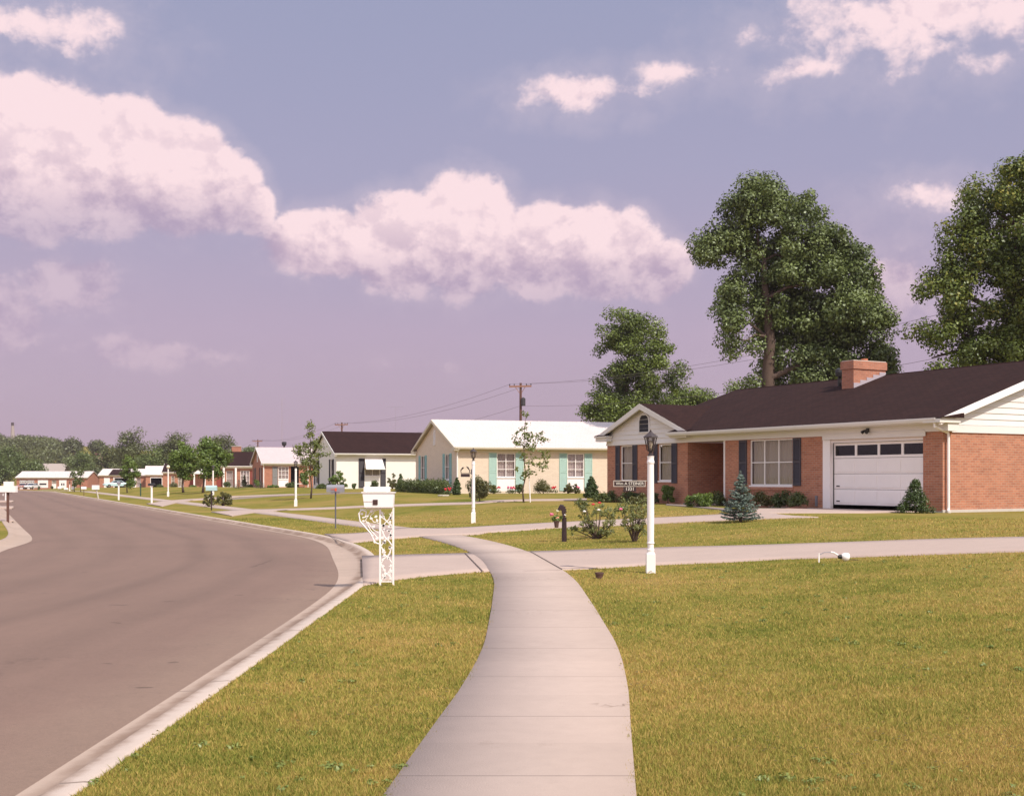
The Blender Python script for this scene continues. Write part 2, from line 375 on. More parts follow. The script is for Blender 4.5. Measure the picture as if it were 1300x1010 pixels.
def slabmat(name, col, joints=None, dirt=.22):
    m = bpy.data.materials.new(name); m.use_nodes = True; q = NT(m.node_tree); b = q.n['Principled BSDF']
    b.inputs['Roughness'].default_value = .92
    pos = q.new('ShaderNodeNewGeometry').outputs['Position']
    a = q.noise(pos, .8, 5, .6); c = q.noise(pos, 7, 4, .6); e = q.noise(pos, 90, 3, .6)
    f = q.m('ADD', q.m('MULTIPLY_ADD', a, .22, .89), q.m('ADD', q.m('MULTIPLY_ADD', c, .16, -.08), q.m('MULTIPLY_ADD', e, .16, -.08)))
    stain = q.ss(q.noise(pos, 2.3, 6, .7), .60, .72)
    base = q.mix(q.m('MULTIPLY', stain, dirt), (*col, 1), (col[0] * .62, col[1] * .58, col[2] * .52, 1))
    if dirt > .5:
        ac = q.new('ShaderNodeAttribute', attribute_name='across').outputs['Fac']; wv = q.m('ADD', ac, q.m('MULTIPLY_ADD', c, .16, -.08))
        band = q.m('MULTIPLY', q.ss(q.m('ABSOLUTE', q.m('ADD', wv, .24)), .03, .14, 1., 0.), q.ss(q.noise(pos, 1.7, 4), .30, .62, .25, .85))
        base = q.mix(band, base, (.20, .125, .085, 1)); base = q.mix(q.ss(wv, -.15, -.06), base, (.50, .40, .34, 1))
    cr = q.new('ShaderNodeTexVoronoi', feature='DISTANCE_TO_EDGE'); cr.inputs['Scale'].default_value = .33
    q.put(cr.inputs['Vector'], q.vm('ADD', pos, q.vm('SCALE', q.comb(c, a, c), 1.6)))
    crk = q.m('MULTIPLY', q.ss(cr.outputs['Distance'], .0015, .0045, 1., 0.), q.ss(q.noise(pos, .35, 2), .54, .60))
    base = q.mix(q.m('MULTIPLY', crk, .55), base, (col[0] * .3, col[1] * .26, col[2] * .22, 1))
    if joints:
        t = q.new('ShaderNodeAttribute', attribute_name='tint').outputs['Fac']
        fr = q.m('ABSOLUTE', q.m('SUBTRACT', q.m('FRACT', q.m('DIVIDE', t, joints)), .5))
        wn = q.new('ShaderNodeTexWhiteNoise', noise_dimensions='1D'); q.put(wn.inputs['W'], q.m('FLOOR', q.m('ADD', q.m('DIVIDE', t, joints), .5)))
        tone = q.m('MULTIPLY_ADD', wn.outputs['Value'], .11, .945); f = q.m('MULTIPLY', f, tone)
        base = q.mix(q.ss(fr, .4935, .4975), base, tuple(v * .58 for v in col) + (1,))
    q.put(b.inputs['Base Color'], q.mix(1., base, q.comb(f, f, f), 'MULTIPLY'))
    bn = q.new('ShaderNodeBump'); bn.inputs['Strength'].default_value = .25; bn.inputs['Distance'].default_value = .01
    q.put(bn.inputs['Height'], e); q.put(b.inputs['Normal'], bn.outputs[0])
    return m
conc = slabmat('sidewalk_concrete', (.425, .325, .278), 1.52); drive_m = slabmat('driveway_concrete', (.42, .315, .268)); gutter_m = slabmat('gutter_concrete', (.40, .295, .235), 3.0, .75)
def asphalt():
    m = bpy.data.materials.new('asphalt'); m.use_nodes = True; q = NT(m.node_tree); b = q.n['Principled BSDF']; b.inputs['Roughness'].default_value = .88
    pos = q.new('ShaderNodeNewGeometry').outputs['Position']; s = q.new('ShaderNodeAttribute', attribute_name='across').outputs['Fac']
    t = q.new('ShaderNodeAttribute', attribute_name='tint').outputs['Fac']
    wob = q.m('MULTIPLY_ADD', q.noise(pos, .10, 2), 1.5, -.75)
    sw = q.m('ADD', s, wob)
    tracks = None
    for c0, wd, k in ((-2.2, .22, .8), (-3.5, .2, 1.), (-5.2, .28, .7), (-6.4, .2, .5)):
        g = q.m('MULTIPLY', q.ss(q.m('ABSOLUTE', q.m('SUBTRACT', sw, c0)), 0., wd * 2, 1., 0.), k)
        tracks = g if tracks is None else q.m('MAXIMUM', tracks, g)
    along = q.noise(q.comb(q.m('MULTIPLY', s, 1.6), q.m('MULTIPLY', t, .16), 0), 1.5, 5, .65)
    big = q.noise(pos, .3, 4); fine = q.noise(pos, 120, 3, .7); mid = q.noise(pos, 11, 4, .6)
    f = q.m('ADD', q.m('MULTIPLY_ADD', big, .28, .86), q.m('ADD', q.m('MULTIPLY_ADD', fine, .5, -.25), q.m('MULTIPLY_ADD', mid, .18, -.09)))
    f = q.m('ADD', f, q.m('MULTIPLY_ADD', along, .25, -.125))
    f = q.m('MULTIPLY', f, q.m('SUBTRACT', 1., q.m('MULTIPLY', q.m('MULTIPLY', tracks, .17), q.ss(along, .25, .6))))
    cr = q.new('ShaderNodeTexVoronoi', feature='DISTANCE_TO_EDGE'); cr.inputs['Scale'].default_value = .22
    q.put(cr.inputs['Vector'], q.vm('ADD', pos, q.vm('SCALE', q.comb(mid, big, mid), 1.5)))
    crk = q.m('MULTIPLY', q.ss(cr.outputs['Distance'], .001, .0045, 1., 0.), q.ss(q.noise(pos, .25, 2), .50, .58)); f = q.m('MULTIPLY', f, q.m('SUBTRACT', 1., q.m('MULTIPLY', crk, .4)))
    grit = q.noise(pos, 38, 2, .8); f = q.m('ADD', f, q.m('MULTIPLY_ADD', grit, .36, -.18))
    spots = q.ss(q.noise(q.comb(q.m('MULTIPLY', s, 1.), q.m('MULTIPLY', t, 1.9), 3.), 2.2, 2, .5), .735, .76)
    f = q.m('MULTIPLY', f, q.m('SUBTRACT', 1., q.m('MULTIPLY', spots, .45)))
    dust = q.ss(q.m('ADD', s, q.m('MULTIPLY', q.noise(pos, 1.5, 4), .8)), -1.0, -.1)
    base = q.mix(q.m('MULTIPLY', dust, .35), (.192, .118, .090, 1), (.29, .20, .145, 1))
    q.put(b.inputs['Base Color'], q.mix(1., base, q.comb(f, f, f), 'MULTIPLY'))
    bn = q.new('ShaderNodeBump'); bn.inputs['Strength'].default_value = .5; bn.inputs['Distance'].default_value = .01
    q.put(bn.inputs['Height'], fine); q.put(b.inputs['Normal'], bn.outputs[0])
    return m
road_m = asphalt()
# ------------------------------------------------------------------ ground sheets in street coordinates
def tgrid(t0, t1):
    t = [t0]
    while t[-1] < t1: t.append(t[-1] + (.5 if t[-1] < 45 else 1 if t[-1] < 90 else 3))
    return np.array(t)
def sheet(name, S, T, zf, m, across=False):
    """S: list of offsets, or of functions of t giving offsets; zf(s, t, x, y, i)"""
    cols = []
    for i, s in enumerate(S):
        ss_ = (s(T) if callable(s) else np.full_like(T, s)); x, y = xy(ss_, T)
        cols.append(np.stack([x, y, zf(ss_, T, x, y, i), ss_, T], 1))
    A = np.stack(cols, 1); n, k = A.shape[:2]; V = A.reshape(-1, 5)
    a = np.arange(n * k).reshape(n, k)
    Fa = np.stack([a[:-1, :-1], a[:-1, 1:], a[1:, 1:], a[1:, :-1]], -1).reshape(-1, 4)
    o = mesh_np(name, V[:, :3], Fa, m, tint=V[:, 4])
    if across:
        q = o.data.attributes.new('across', 'FLOAT', 'POINT'); q.data.foreach_set('value', V[:, 3].astype(np.float32))
    o.data.polygons.foreach_set('use_smooth', [True] * len(Fa))
    return o
T = tgrid(-14, 345)
def gw(t): return -(.37 + .42 * np.exp(-((t - 24) / 5.5) ** 2))                    # gutter edge, right
def lw(t): return -(7.75 + .6 * np.exp(-((t - 29) / 5.) ** 2))                     # back of the left kerb
def lg(t): return lw(t) + .5 + .12 * np.exp(-((t - 33) / 5) ** 2)
S_r = [0] + list(np.arange(.4, 15, .6)) + [16, 18, 21, 25, 30, 36, 44, 54, 66]
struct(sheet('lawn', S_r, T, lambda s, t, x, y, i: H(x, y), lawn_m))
S_l = [lambda t, k=k: lw(t) - k for k in (36, 28, 22, 18, 14, 11, 9, 7, 5, 3.5, 2, 1, .5, 0)]
struct(sheet('far_lawn', S_l, T, lambda s, t, x, y, i: H(x, y), lawn_m))
Tr = tgrid(-14, 292)
fal = lambda y: -.0085 * np.clip(y - 140, 0, 170)
rs = [lambda t, k=k: lg(t) + (gw(t) - lg(t)) * k for k in np.linspace(0, 1, 9)]
struct(sheet('road', rs, Tr, lambda s, t, x, y, i: fal(y) - .075 + .05 * (1 - (i / 4 - 1) ** 2), road_m, True))
def kerb(offs, zs, edge, sign):
    fs = [(lambda t, k=k: edge(t) * 0 + (0 if sign > 0 else 0) + k(t)) for k in offs]
    return sheet('kerb', fs, Tr, lambda s, t, x, y, i: fal(y) + zs[i], gutter_m, True)
struct(kerb([lambda t: gw(t) - .02, lambda t: gw(t) * .75, lambda t: gw(t) * 0 - .22, lambda t: gw(t) * 0 - .15, lambda t: gw(t) * 0 - .02, lambda t: gw(t) * 0 + .012, lambda t: gw(t) * 0 + .013],
            [-.071, -.066, -.052, .002, .012, .008, -.15], gw, 1))
k2 = kerb([lambda t: lw(t) - .013, lambda t: lw(t) - .012, lambda t: lw(t) + .02, lambda t: lw(t) + .15, lambda t: lw(t) + .22, lambda t: lg(t) - .1, lambda t: lg(t) + .02],
            [-.15, .008, .012, .002, -.052, -.066, -.071], lw, -1); struct(k2)
Ts = tgrid(-14, 250)
sw = sheet('sidewalk', [lambda t: SC(t) - .615, lambda t: SC(t) - .612, lambda t: SC(t), lambda t: SC(t) + .612, lambda t: SC(t) + .615], Ts,
           lambda s, t, x, y, i: H(x, y) + (-.08 if i in (0, 4) else .022), conc); struct(sw)
# outer country reaching the horizon
gx = np.unique(np.concatenate([np.linspace(-4000, -500, 22), np.arange(-500, 401, 12), np.linspace(400, 4000, 20)]))
gy = np.unique(np.concatenate([np.linspace(-3000, -60, 10), np.arange(-60, 760, 12), np.linspace(760, 6000, 24)]))
XX, YY = np.meshgrid(gx, gy); s_, t_ = st(XX, YY)
inner = sm(s_, -44, -30) * sm(-s_, -64, -50) * sm(t_, -14, 2) * sm(-t_, -343, -325)
ZZ = H(XX, YY) - .02 - .75 * inner
a = np.arange(XX.size).reshape(XX.shape)
Fa = np.stack([a[:-1, :-1], a[:-1, 1:], a[1:, 1:], a[1:, :-1]], -1).reshape(-1, 4)
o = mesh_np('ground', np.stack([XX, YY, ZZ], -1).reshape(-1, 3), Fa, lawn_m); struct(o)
o.data.polygons.foreach_set('use_smooth', [True] * len(Fa))
# ------------------------------------------------------------------ driveways and walks
POLYS = []
def resample(pts, n):
    p = np.array([(q[0], q[1]) for q in pts]); d = np.r_[0, np.cumsum(np.hypot(*np.diff(p, axis=0).T))]; u = np.linspace(0, d[-1], n)
    return np.stack([np.interp(u, d, p[:, 0]), np.interp(u, d, p[:, 1])], 1)
def drive(name, low, up, n=60, lift=.018, m=None, cuts=7):
    A = resample(low, n); B = resample(up, n); POLYS.append(np.r_[A, B[::-1]]); A = np.r_[A[:1], A, A[-1:]]; B = np.r_[B[:1], B, B[-1:]]; n += 2
    ws = [0] + list(np.linspace(0, 1, cuts)) + [1]
    V = np.stack([A + (B - A) * k for k in ws], 1); k = V.shape[1]
    Z = H(V[..., 0], V[..., 1]) + lift; Z[:, 0] -= .1; Z[:, -1] -= .1; Z[0] = Z[1] - .02; Z[-1] -= .06
    V = np.concatenate([V, Z[..., None]], -1).reshape(-1, 3); a = np.arange(n * k).reshape(n, k)
    o = mesh_np(name, V, np.stack([a[:-1, :-1], a[1:, :-1], a[1:, 1:], a[:-1, 1:]], -1).reshape(-1, 4), m or drive_m)
    return struct(o)
g = lambda L: [G(*p) for p in L]
H1 = lambda t, m=0: Vector((12.76 - .482 * t + .876 * m, 35 + .876 * t + .482 * m, .52))
drive('driveway', [(-2.14, 17.0), (-1.9, 17.75)] + g([(500, 736.5), (552, 730.4), (609.6, 726), (713, 724), (807, 718.6), (860, 716.2), (995, 709.8), (1300, 700.5), (1480, 696)]),
      g([(459.5, 706.2), (520, 704.2), (588, 702.6), (672, 700.3), (758, 697), (860, 694.5), (1100, 687.6), (1300, 682), (1480, 677)]))
drive('driveway', g([(447, 689.4), (500, 684), (548, 680.2), (604, 679), (621.5, 676), (698, 670.6), (830, 665), (915, 661), (1040, 656.8)]) + [H1(2.2, -5.5), H1(.7, -2.5), H1(.7, .1)],
      g([(411, 678.4), (446, 677.6), (471, 675.5), (507, 670.4), (560, 671), (621.5, 667.7), (695, 663.8), (860, 656.3), (974, 651.2)]) + [H1(6.3, -2.2), H1(5.05, -.8), H1(5.05, .1)], lift=.024, n=80)
drive('driveway', g([(294.5, 655.2), (320, 651.2), (340, 649.3), (361, 647.8), (458, 644.4), (593, 640.2), (745, 635.3)]),
      g([(268, 649.9), (300, 648), (320.6, 646.7), (361.5, 645.9), (458, 642.3), (593, 637.9), (745, 633)]), lift=.03)
drive('driveway', g([(206, 643), (228, 637.2), (243, 635.3), (300, 631.2), (380, 628.2)]), g([(186, 639.6), (212, 635.6), (232, 634.0), (290, 630.2), (372, 627.2)]), lift=.036)
drive('footpath', g([(283, 634.6), (340, 630.6), (400, 627.8), (470, 626.2)]), g([(281, 633.4), (340, 629.7), (400, 627), (470, 625.4)]), lift=.03, m=conc)
drive('footpath', g([(845, 641.3), (880, 643.7), (915, 647.4), (938, 651.9)]), g([(847, 639.9), (880, 642), (917, 645.6), (944, 650.9)]), lift=.03, m=conc)
for ya, yb in ((661, 658.8), (644.2, 642.4), (636, 635)):
    drive('driveway', g([(17, ya), (-60, ya)]), g([(17, yb), (-60, yb)]), lift=.02, n=20)
# dark construction joints where walk and drives cross, as thin strips of tar
mb = MB()
def strip(a, b, wd=.035, n=8):
    a = Vector(a[:2]).to_3d(); b = Vector(b[:2]).to_3d(); d = (b - a).normalized(); q = Vector((-d.y, d.x, 0)) * wd / 2
    L = [];
    for i in range(n + 1):
        p = a.lerp(b, i / n); z = float(H(p.x, p.y)) + .029
        L += [tuple(p + q + Vector((0, 0, z))), tuple(p - q + Vector((0, 0, z)))]
    mb.add(L, [(2 * i, 2 * i + 1, 2 * i + 3, 2 * i + 2) for i in range(n)])
for a_, b_ in (((590, 703), (613, 727)), ((673, 701), (714, 724.5)), ((594, 703.4), (672, 701)), ((664, 726.3), (712, 725)), ((417, 680), (437, 691))):
    strip(G(*a_), G(*b_), .022)
mb.build('tar_joint', mat('tar', (.10, .07, .06), .9), sw)
mb = MB()
# ------------------------------------------------------------------ grass blades near the viewer
def inpoly(x, y, P_):
    ins = np.zeros(len(x), bool); j = len(P_) - 1
    for i in range(len(P_)):
        (xi, yi), (xj, yj) = P_[i], P_[j]
        if yi != yj:
            c = ((yi > y) != (yj > y)) & (x < (xj - xi) * (y - yi) / (yj - yi) + xi); ins ^= c
        j = i
    return ins
rng = np.random.default_rng(5)
def lawn_points(n, d0, d1, spread=.62):
    u = rng.random(n); d = 1 / (1 / d0 + u * (1 / d1 - 1 / d0)); x = (rng.random(n) * 2 - 1) * spread * d + rng.normal(0, .3, n); y = d
    s, t = st(x, y); ok = (s > .02) & (np.abs(s - SC(t)) > .605 - .05 * rng.random(n) ** 3)
    for p in POLYS:
        lo = p.min(0); hi = p.max(0); k = ok & (x > lo[0]) & (x < hi[0]) & (y > lo[1]) & (y < hi[1])
        i = np.nonzero(k)[0]; ok[i[inpoly(x[i], y[i], p)]] = False
    ok &= ~((s > 13) & (y > 30))
    return x[ok], y[ok], d[ok]
def vnoise(x, y, sc_, seed):
    r = np.random.default_rng(seed).random((64, 64)); X = x * sc_; Y = y * sc_; i = np.floor(X).astype(int); j = np.floor(Y).astype(int); fx = X - i; fy = Y - j
    fx = fx * fx * (3 - 2 * fx); fy = fy * fy * (3 - 2 * fy); g_ = lambda a, b: r[a % 64, b % 64]
    return (g_(i, j) * (1 - fx) + g_(i + 1, j) * fx) * (1 - fy) + (g_(i, j + 1) * (1 - fx) + g_(i + 1, j + 1) * fx) * fy
x, y, d = lawn_points(760000, 4.3, 46)
n = len(x); z = H(x, y); ang = rng.random(n) * 2 * np.pi
tall = .6 + .55 * vnoise(x, y, 3.1, 1) + .35 * vnoise(x, y, 9, 2)
h = (.014 + .017 * rng.random(n) ** 1.5) * tall * (1 + .012 * d); wd = (.0016 + .00042 * d) * (.7 + .6 * rng.random(n))
lean = rng.normal(0, .5, (n, 2)) * h[:, None]
ax = np.stack([np.cos(ang), np.sin(ang)], 1) * wd[:, None]
V = np.empty((n, 3, 3)); V[:, 0, :2] = np.stack([x, y], 1) - ax; V[:, 1, :2] = np.stack([x, y], 1) + ax; V[:, 2, :2] = np.stack([x, y], 1) + lean
V[:, 0, 2] = V[:, 1, 2] = z - .004; V[:, 2, 2] = z + h
tint = np.repeat(rng.random(n), 3)
struct(mesh_np('grass', V.reshape(-1, 3), np.arange(3 * n).reshape(-1, 3), blade_m, tint=tint), 'stuff')
# white clover heads and small pale flecks in the lawn
x, y, d = lawn_points(2600, 5, 30); k = vnoise(x, y, .9, 7) > .62; x, y, d = x[k], y[k], d[k]; n = len(x); z = H(x, y) + .035; r = .007 + .0006 * d
V = np.stack([np.stack([x - r, y, z], 1), np.stack([x, y - r, z + r], 1), np.stack([x + r, y, z], 1), np.stack([x, y + r, z - r * .2], 1)], 1).reshape(-1, 3)
struct(mesh_np('clover_blossom', V, np.arange(4 * n).reshape(-1, 4), mat('clover_white', (.72, .70, .52), .9)), 'stuff')
# ------------------------------------------------------------------ buildings
def Mx(o, u):
    u = Vector(u).normalized(); wv = u.cross(Vector((0, 0, 1)))
    M = Matrix(((u.x, 0, wv.x, o[0]), (u.y, 0, wv.y, o[1]), (u.z, 1, wv.z, o[2]), (0, 0, 0, 1)))   # panel space: (along, up, out)
    return M
def panel(mb, M, u0, u1, v0, v1, holes=(), dep=.12):
    mb.at(M)
    us = sorted({u0, u1, *[h[0] for h in holes], *[h[1] for h in holes]}); vs = sorted({v0, v1, *[h[2] for h in holes], *[h[3] for h in holes]})
    for a, b in zip(us, us[1:]):
        for c, d in zip(vs, vs[1:]):
            mu, mv = (a + b) / 2, (c + d) / 2
            if any(h[0] < mu < h[1] and h[2] < mv < h[3] for h in holes): continue
            mb.add([(a, c, 0), (b, c, 0), (b, d, 0), (a, d, 0)], [(0, 1, 2, 3)])
    for a, b, c, d in [h[:4] for h in holes]:
        mb.add([(a, c, 0), (b, c, 0), (b, d, 0), (a, d, 0), (a, c, -dep), (b, c, -dep), (b, d, -dep), (a, d, -dep)],
               [(0, 4, 5, 1), (1, 5, 6, 2), (2, 6, 7, 3), (3, 7, 4, 0)])
    mb.at(Matrix())
def pbox(mb, M, u0, u1, v0, v1, w0, w1):
    mb.at(M).box(u0, u1, v0, v1, w0, w1).at(Matrix())
def window(M, a, b, c, d, parent, muntins=(1, 2), fm=None, cloth=None, apron=0, rec=.09):
    """a..b along, c..d up; muntins = panes across, panes up; apron = height of a painted panel below the sill"""
    fm = fm or white; f = MB(); t = .045
    lo = c + apron
    for x0, x1, y0, y1 in ((a, b, lo, lo + t), (a, b, d - t, d), (a, a + t, lo + t, d - t), (b - t, b, lo + t, d - t)): pbox(f, M, x0, x1, y0, y1, -rec, -rec + .05)
    nx, ny = muntins
    for i in range(1, nx): u = a + (b - a) * i / nx; pbox(f, M, u - .022, u + .022, lo + t, d - t, -rec + .003, -rec + .045)
    for i in range(1, ny): v = lo + (d - lo) * i / ny; pbox(f, M, a + t, b - t, v - .015, v + .015, -rec + .006, -rec + .04)
    pbox(f, M, a - .02, b + .02, lo - .05, lo, -rec, .03)
    wn = f.build('window', fm, parent)
    g_ = MB(); g_.at(M).add([(a + t, lo + t, -rec + .02), (b - t, lo + t, -rec + .02), (b - t, d - t, -rec + .02), (a + t, d - t, -rec + .02)], [(0, 1, 2, 3)]); g_.build('pane', glass, wn)
    cu = MB(); n = max(8, int((b - a) / .035)); L = []
    for i in range(n + 1):
        u = a + (b - a) * i / n; wv = -rec - .09 + .02 * math.sin(i * 1.35) + .012 * math.sin(i * .47)
        L += [(u, lo, wv), (u, d, wv)]
    cu.at(M).add(L, [(2 * i, 2 * i + 2, 2 * i + 3, 2 * i + 1) for i in range(n)]); cu.build('curtain', cloth or curtain_m, wn)
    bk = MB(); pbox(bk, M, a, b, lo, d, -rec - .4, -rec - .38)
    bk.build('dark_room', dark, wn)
    if apron:
        ap = MB(); pbox(ap, M, a, b, c, lo - .05, -rec, -.02); pbox(ap, M, a + .08, b - .08, c + .08, lo - .13, -.02, -.012); ap.build('apron', fm, wn)
    return wn
def shutter(M, a, b, c, d, parent, m):
    s = MB(); t = .05
    for x0, x1, y0, y1 in ((a, a + t, c, d), (b - t, b, c, d), (a + t, b - t, c, c + .07), (a + t, b - t, d - .07, d), (a + t, b - t, (c + d) / 2 - .04, (c + d) / 2 + .04)): pbox(s, M, x0, x1, y0, y1, .004, .04)
    v = c + .08; k = 0
    while v < d - .09:
        if abs(v - (c + d) / 2) > .05:
            s.at(M).add([(a + t, v, .034), (b - t, v, .034), (b - t, v + .042, .010), (a + t, v + .042, .010)], [(0, 1, 2, 3)])
        v += .045
    s.at(Matrix()); pbox(s, M, a + t, b - t, c + .07, d - .07, .003, .006)
    return s.build('shutter', m, parent)
def gable_roof(x0, x1, y0, y1, ze, pitch, ov, parent, m, endov=.25, th=.10, swap=False, name='roof', ridge_cap=True):
    """ridge along x (or along y when swap); ze = height of the roof's lower edge"""
    mb = MB(); ym = (y0 + y1) / 2; h = ze + pitch * (ym - y0 + ov)
    if swap:   # ridge along y: x0..x1 is the width
        xm = (x0 + x1) / 2; h = ze + pitch * (xm - x0 + ov)
        for sgn in (-1, 1):
            e = xm + sgn * (xm - x0 + ov); n0, n1 = y0 - endov, y1
            P_ = [(e, ze), (xm, h), (xm, h - th), (e, ze - th)]
            mb.add([(x, n0, z) for x, z in P_] + [(x, n1, z) for x, z in P_], [(0, 1, 2, 3), (7, 6, 5, 4)] + [(i, i + 4, (i + 1) % 4 + 4, (i + 1) % 4) for i in range(4)])
    else:
        for sgn in (-1, 1):
            e = ym + sgn * (ym - y0 + ov); n0, n1 = x0 - endov, x1 + endov
            P_ = [(e, ze), (ym, h), (ym, h - th), (e, ze - th)]
            mb.add([(n0, y, z) for y, z in P_] + [(n1, y, z) for y, z in P_], [(0, 1, 2, 3), (7, 6, 5, 4)] + [(i, i + 4, (i + 1) % 4 + 4, (i + 1) % 4) for i in range(4)])
        if ridge_cap: mb.tube([(n0, ym, h - .02), (n1, ym, h - .02)], .045, 6)
    return mb.build(name, m, parent), h
def rake(M, u0, u1, ze, pitch, parent, m, w0=.18, w1=.26, hgt=.22, name='rake_board', off=0.):
    """sloping boards along a gable; u0..u1 across in panel space, ze at both ends"""
    mb = MB().at(M); um = (u0 + u1) / 2; h = ze + pitch * (um - u0)
    for s0, s1 in ((u0, um), (u1, um)):
        P_ = [(s0, ze - .005), (s1, h - .005), (s1, h - hgt), (s0, ze - hgt + .06)]
        vs = [(a, b, w0) for a, b in P_] + [(a, b, w1) for a, b in P_]
        mb.add(vs, [(0, 1, 2, 3), (7, 6, 5, 4)] + [(i, i + 4, (i + 1) % 4 + 4, (i + 1) % 4) for i in range(4)])
    return mb.build(name, m, parent)
def clapboards(M, u0, u1, v0, pitch, parent, m, step=.19, name='gable_siding', side=.0):
    mb = MB().at(M); um = (u0 + u1) / 2; top = v0 + side + pitch * (um - u0); v = v0; vb = v0 + side
    while v < top - .02:
        v2 = min(v + step, top); a0 = u0 + max(0, v - vb) / pitch; a1 = u0 + max(0, v2 - vb) / pitch; b0 = u1 - max(0, v - vb) / pitch; b1 = u1 - max(0, v2 - vb) / pitch
        mb.add([(a0, v, .035), (b0, v, .035), (b1, v2, .012), (a1, v2, .012), (a0, v, 0), (b0, v, 0)], [(0, 1, 2, 3), (4, 5, 1, 0)])
        v = v2
    return mb.build(name, m, parent)
def gable_tri(mb, M, u0, u1, v0, pitch, side=0.):
    um = (u0 + u1) / 2
    mb.at(M).add([(u0, v0, 0), (u1, v0, 0), (u1, v0 + side, 0), (um, v0 + side + pitch * (um - u0), 0), (u0, v0 + side, 0)], [(0, 1, 2, 3, 4)]).at(Matrix())
def vent(M, u, v, wd, ht, parent, louvre, fr):
    """round-headed louvred opening"""
    n = 10; pts = [(u - wd / 2, v), (u + wd / 2, v)] + [(u + wd / 2 * math.cos(math.pi * i / n), v + ht - wd / 2 + wd / 2 * math.sin(math.pi * i / n)) for i in range(n + 1)]
    mb = MB().at(M); k = len(pts); o = [((x - u) * 1.22 + u, (y - v - ht / 2) * 1.12 + v + ht / 2) for x, y in pts]
    vs = [(x, y, .06) for x, y in o] + [(x, y, .06) for x, y in pts] + [(x, y, .0) for x, y in o] + [(x, y, .02) for x, y in pts]
    mb.add(vs, [(i, (i + 1) % k, (i + 1) % k + k, i + k) for i in range(k)] + [(i, i + 2 * k, (i + 1) % k + 2 * k, (i + 1) % k) for i in range(k)] + [(i + k, (i + 1) % k + k, (i + 1) % k + 3 * k, i + 3 * k) for i in range(k)])
    fo = mb.build('gable_vent', fr, parent)
    lo = MB().at(M); lo.add([(x, y, .03) for x, y in pts], [tuple(range(k))])
    y = v + .03
    while y < v + ht - .05:
        hw = wd / 2 if y < v + ht - wd / 2 else math.sqrt(max(.001, (wd / 2) ** 2 - (y - v - ht + wd / 2) ** 2))
        lo.add([(u - hw, y, .052), (u + hw, y, .052), (u + hw * .97, y + .045, .034), (u - hw * .97, y + .045, .034)], [(0, 1, 2, 3)]); y += .06
    lo.build('louvre', louvre, fo); return fo
def ptube(M, pts, r, name, m, parent, n=6, mb=None):
    q = mb or MB(); q.at(M).tube(pts, r, n).at(Matrix())
    return q.build(name, m, parent) if name else q
def gutter(x0, x1, y, z, parent, m, name='gutter'):
    mb = MB()   # ogee-like profile in (y, z), along x; y is the outer lip
    P_ = [(y, z), (y - .0, z - .05), (y + .03, z - .12), (y + .12, z - .12), (y + .12, z + .0)]
    vs = [(x0, a, b) for a, b in P_] + [(x1, a, b) for a, b in P_]; n = len(P_)
    mb.add(vs, [tuple(range(n)), tuple(range(2 * n - 1, n - 1, -1))] + [(i, i + n, (i + 1) % n + n, (i + 1) % n) for i in range(n)])
    return mb.build(name, m, parent)
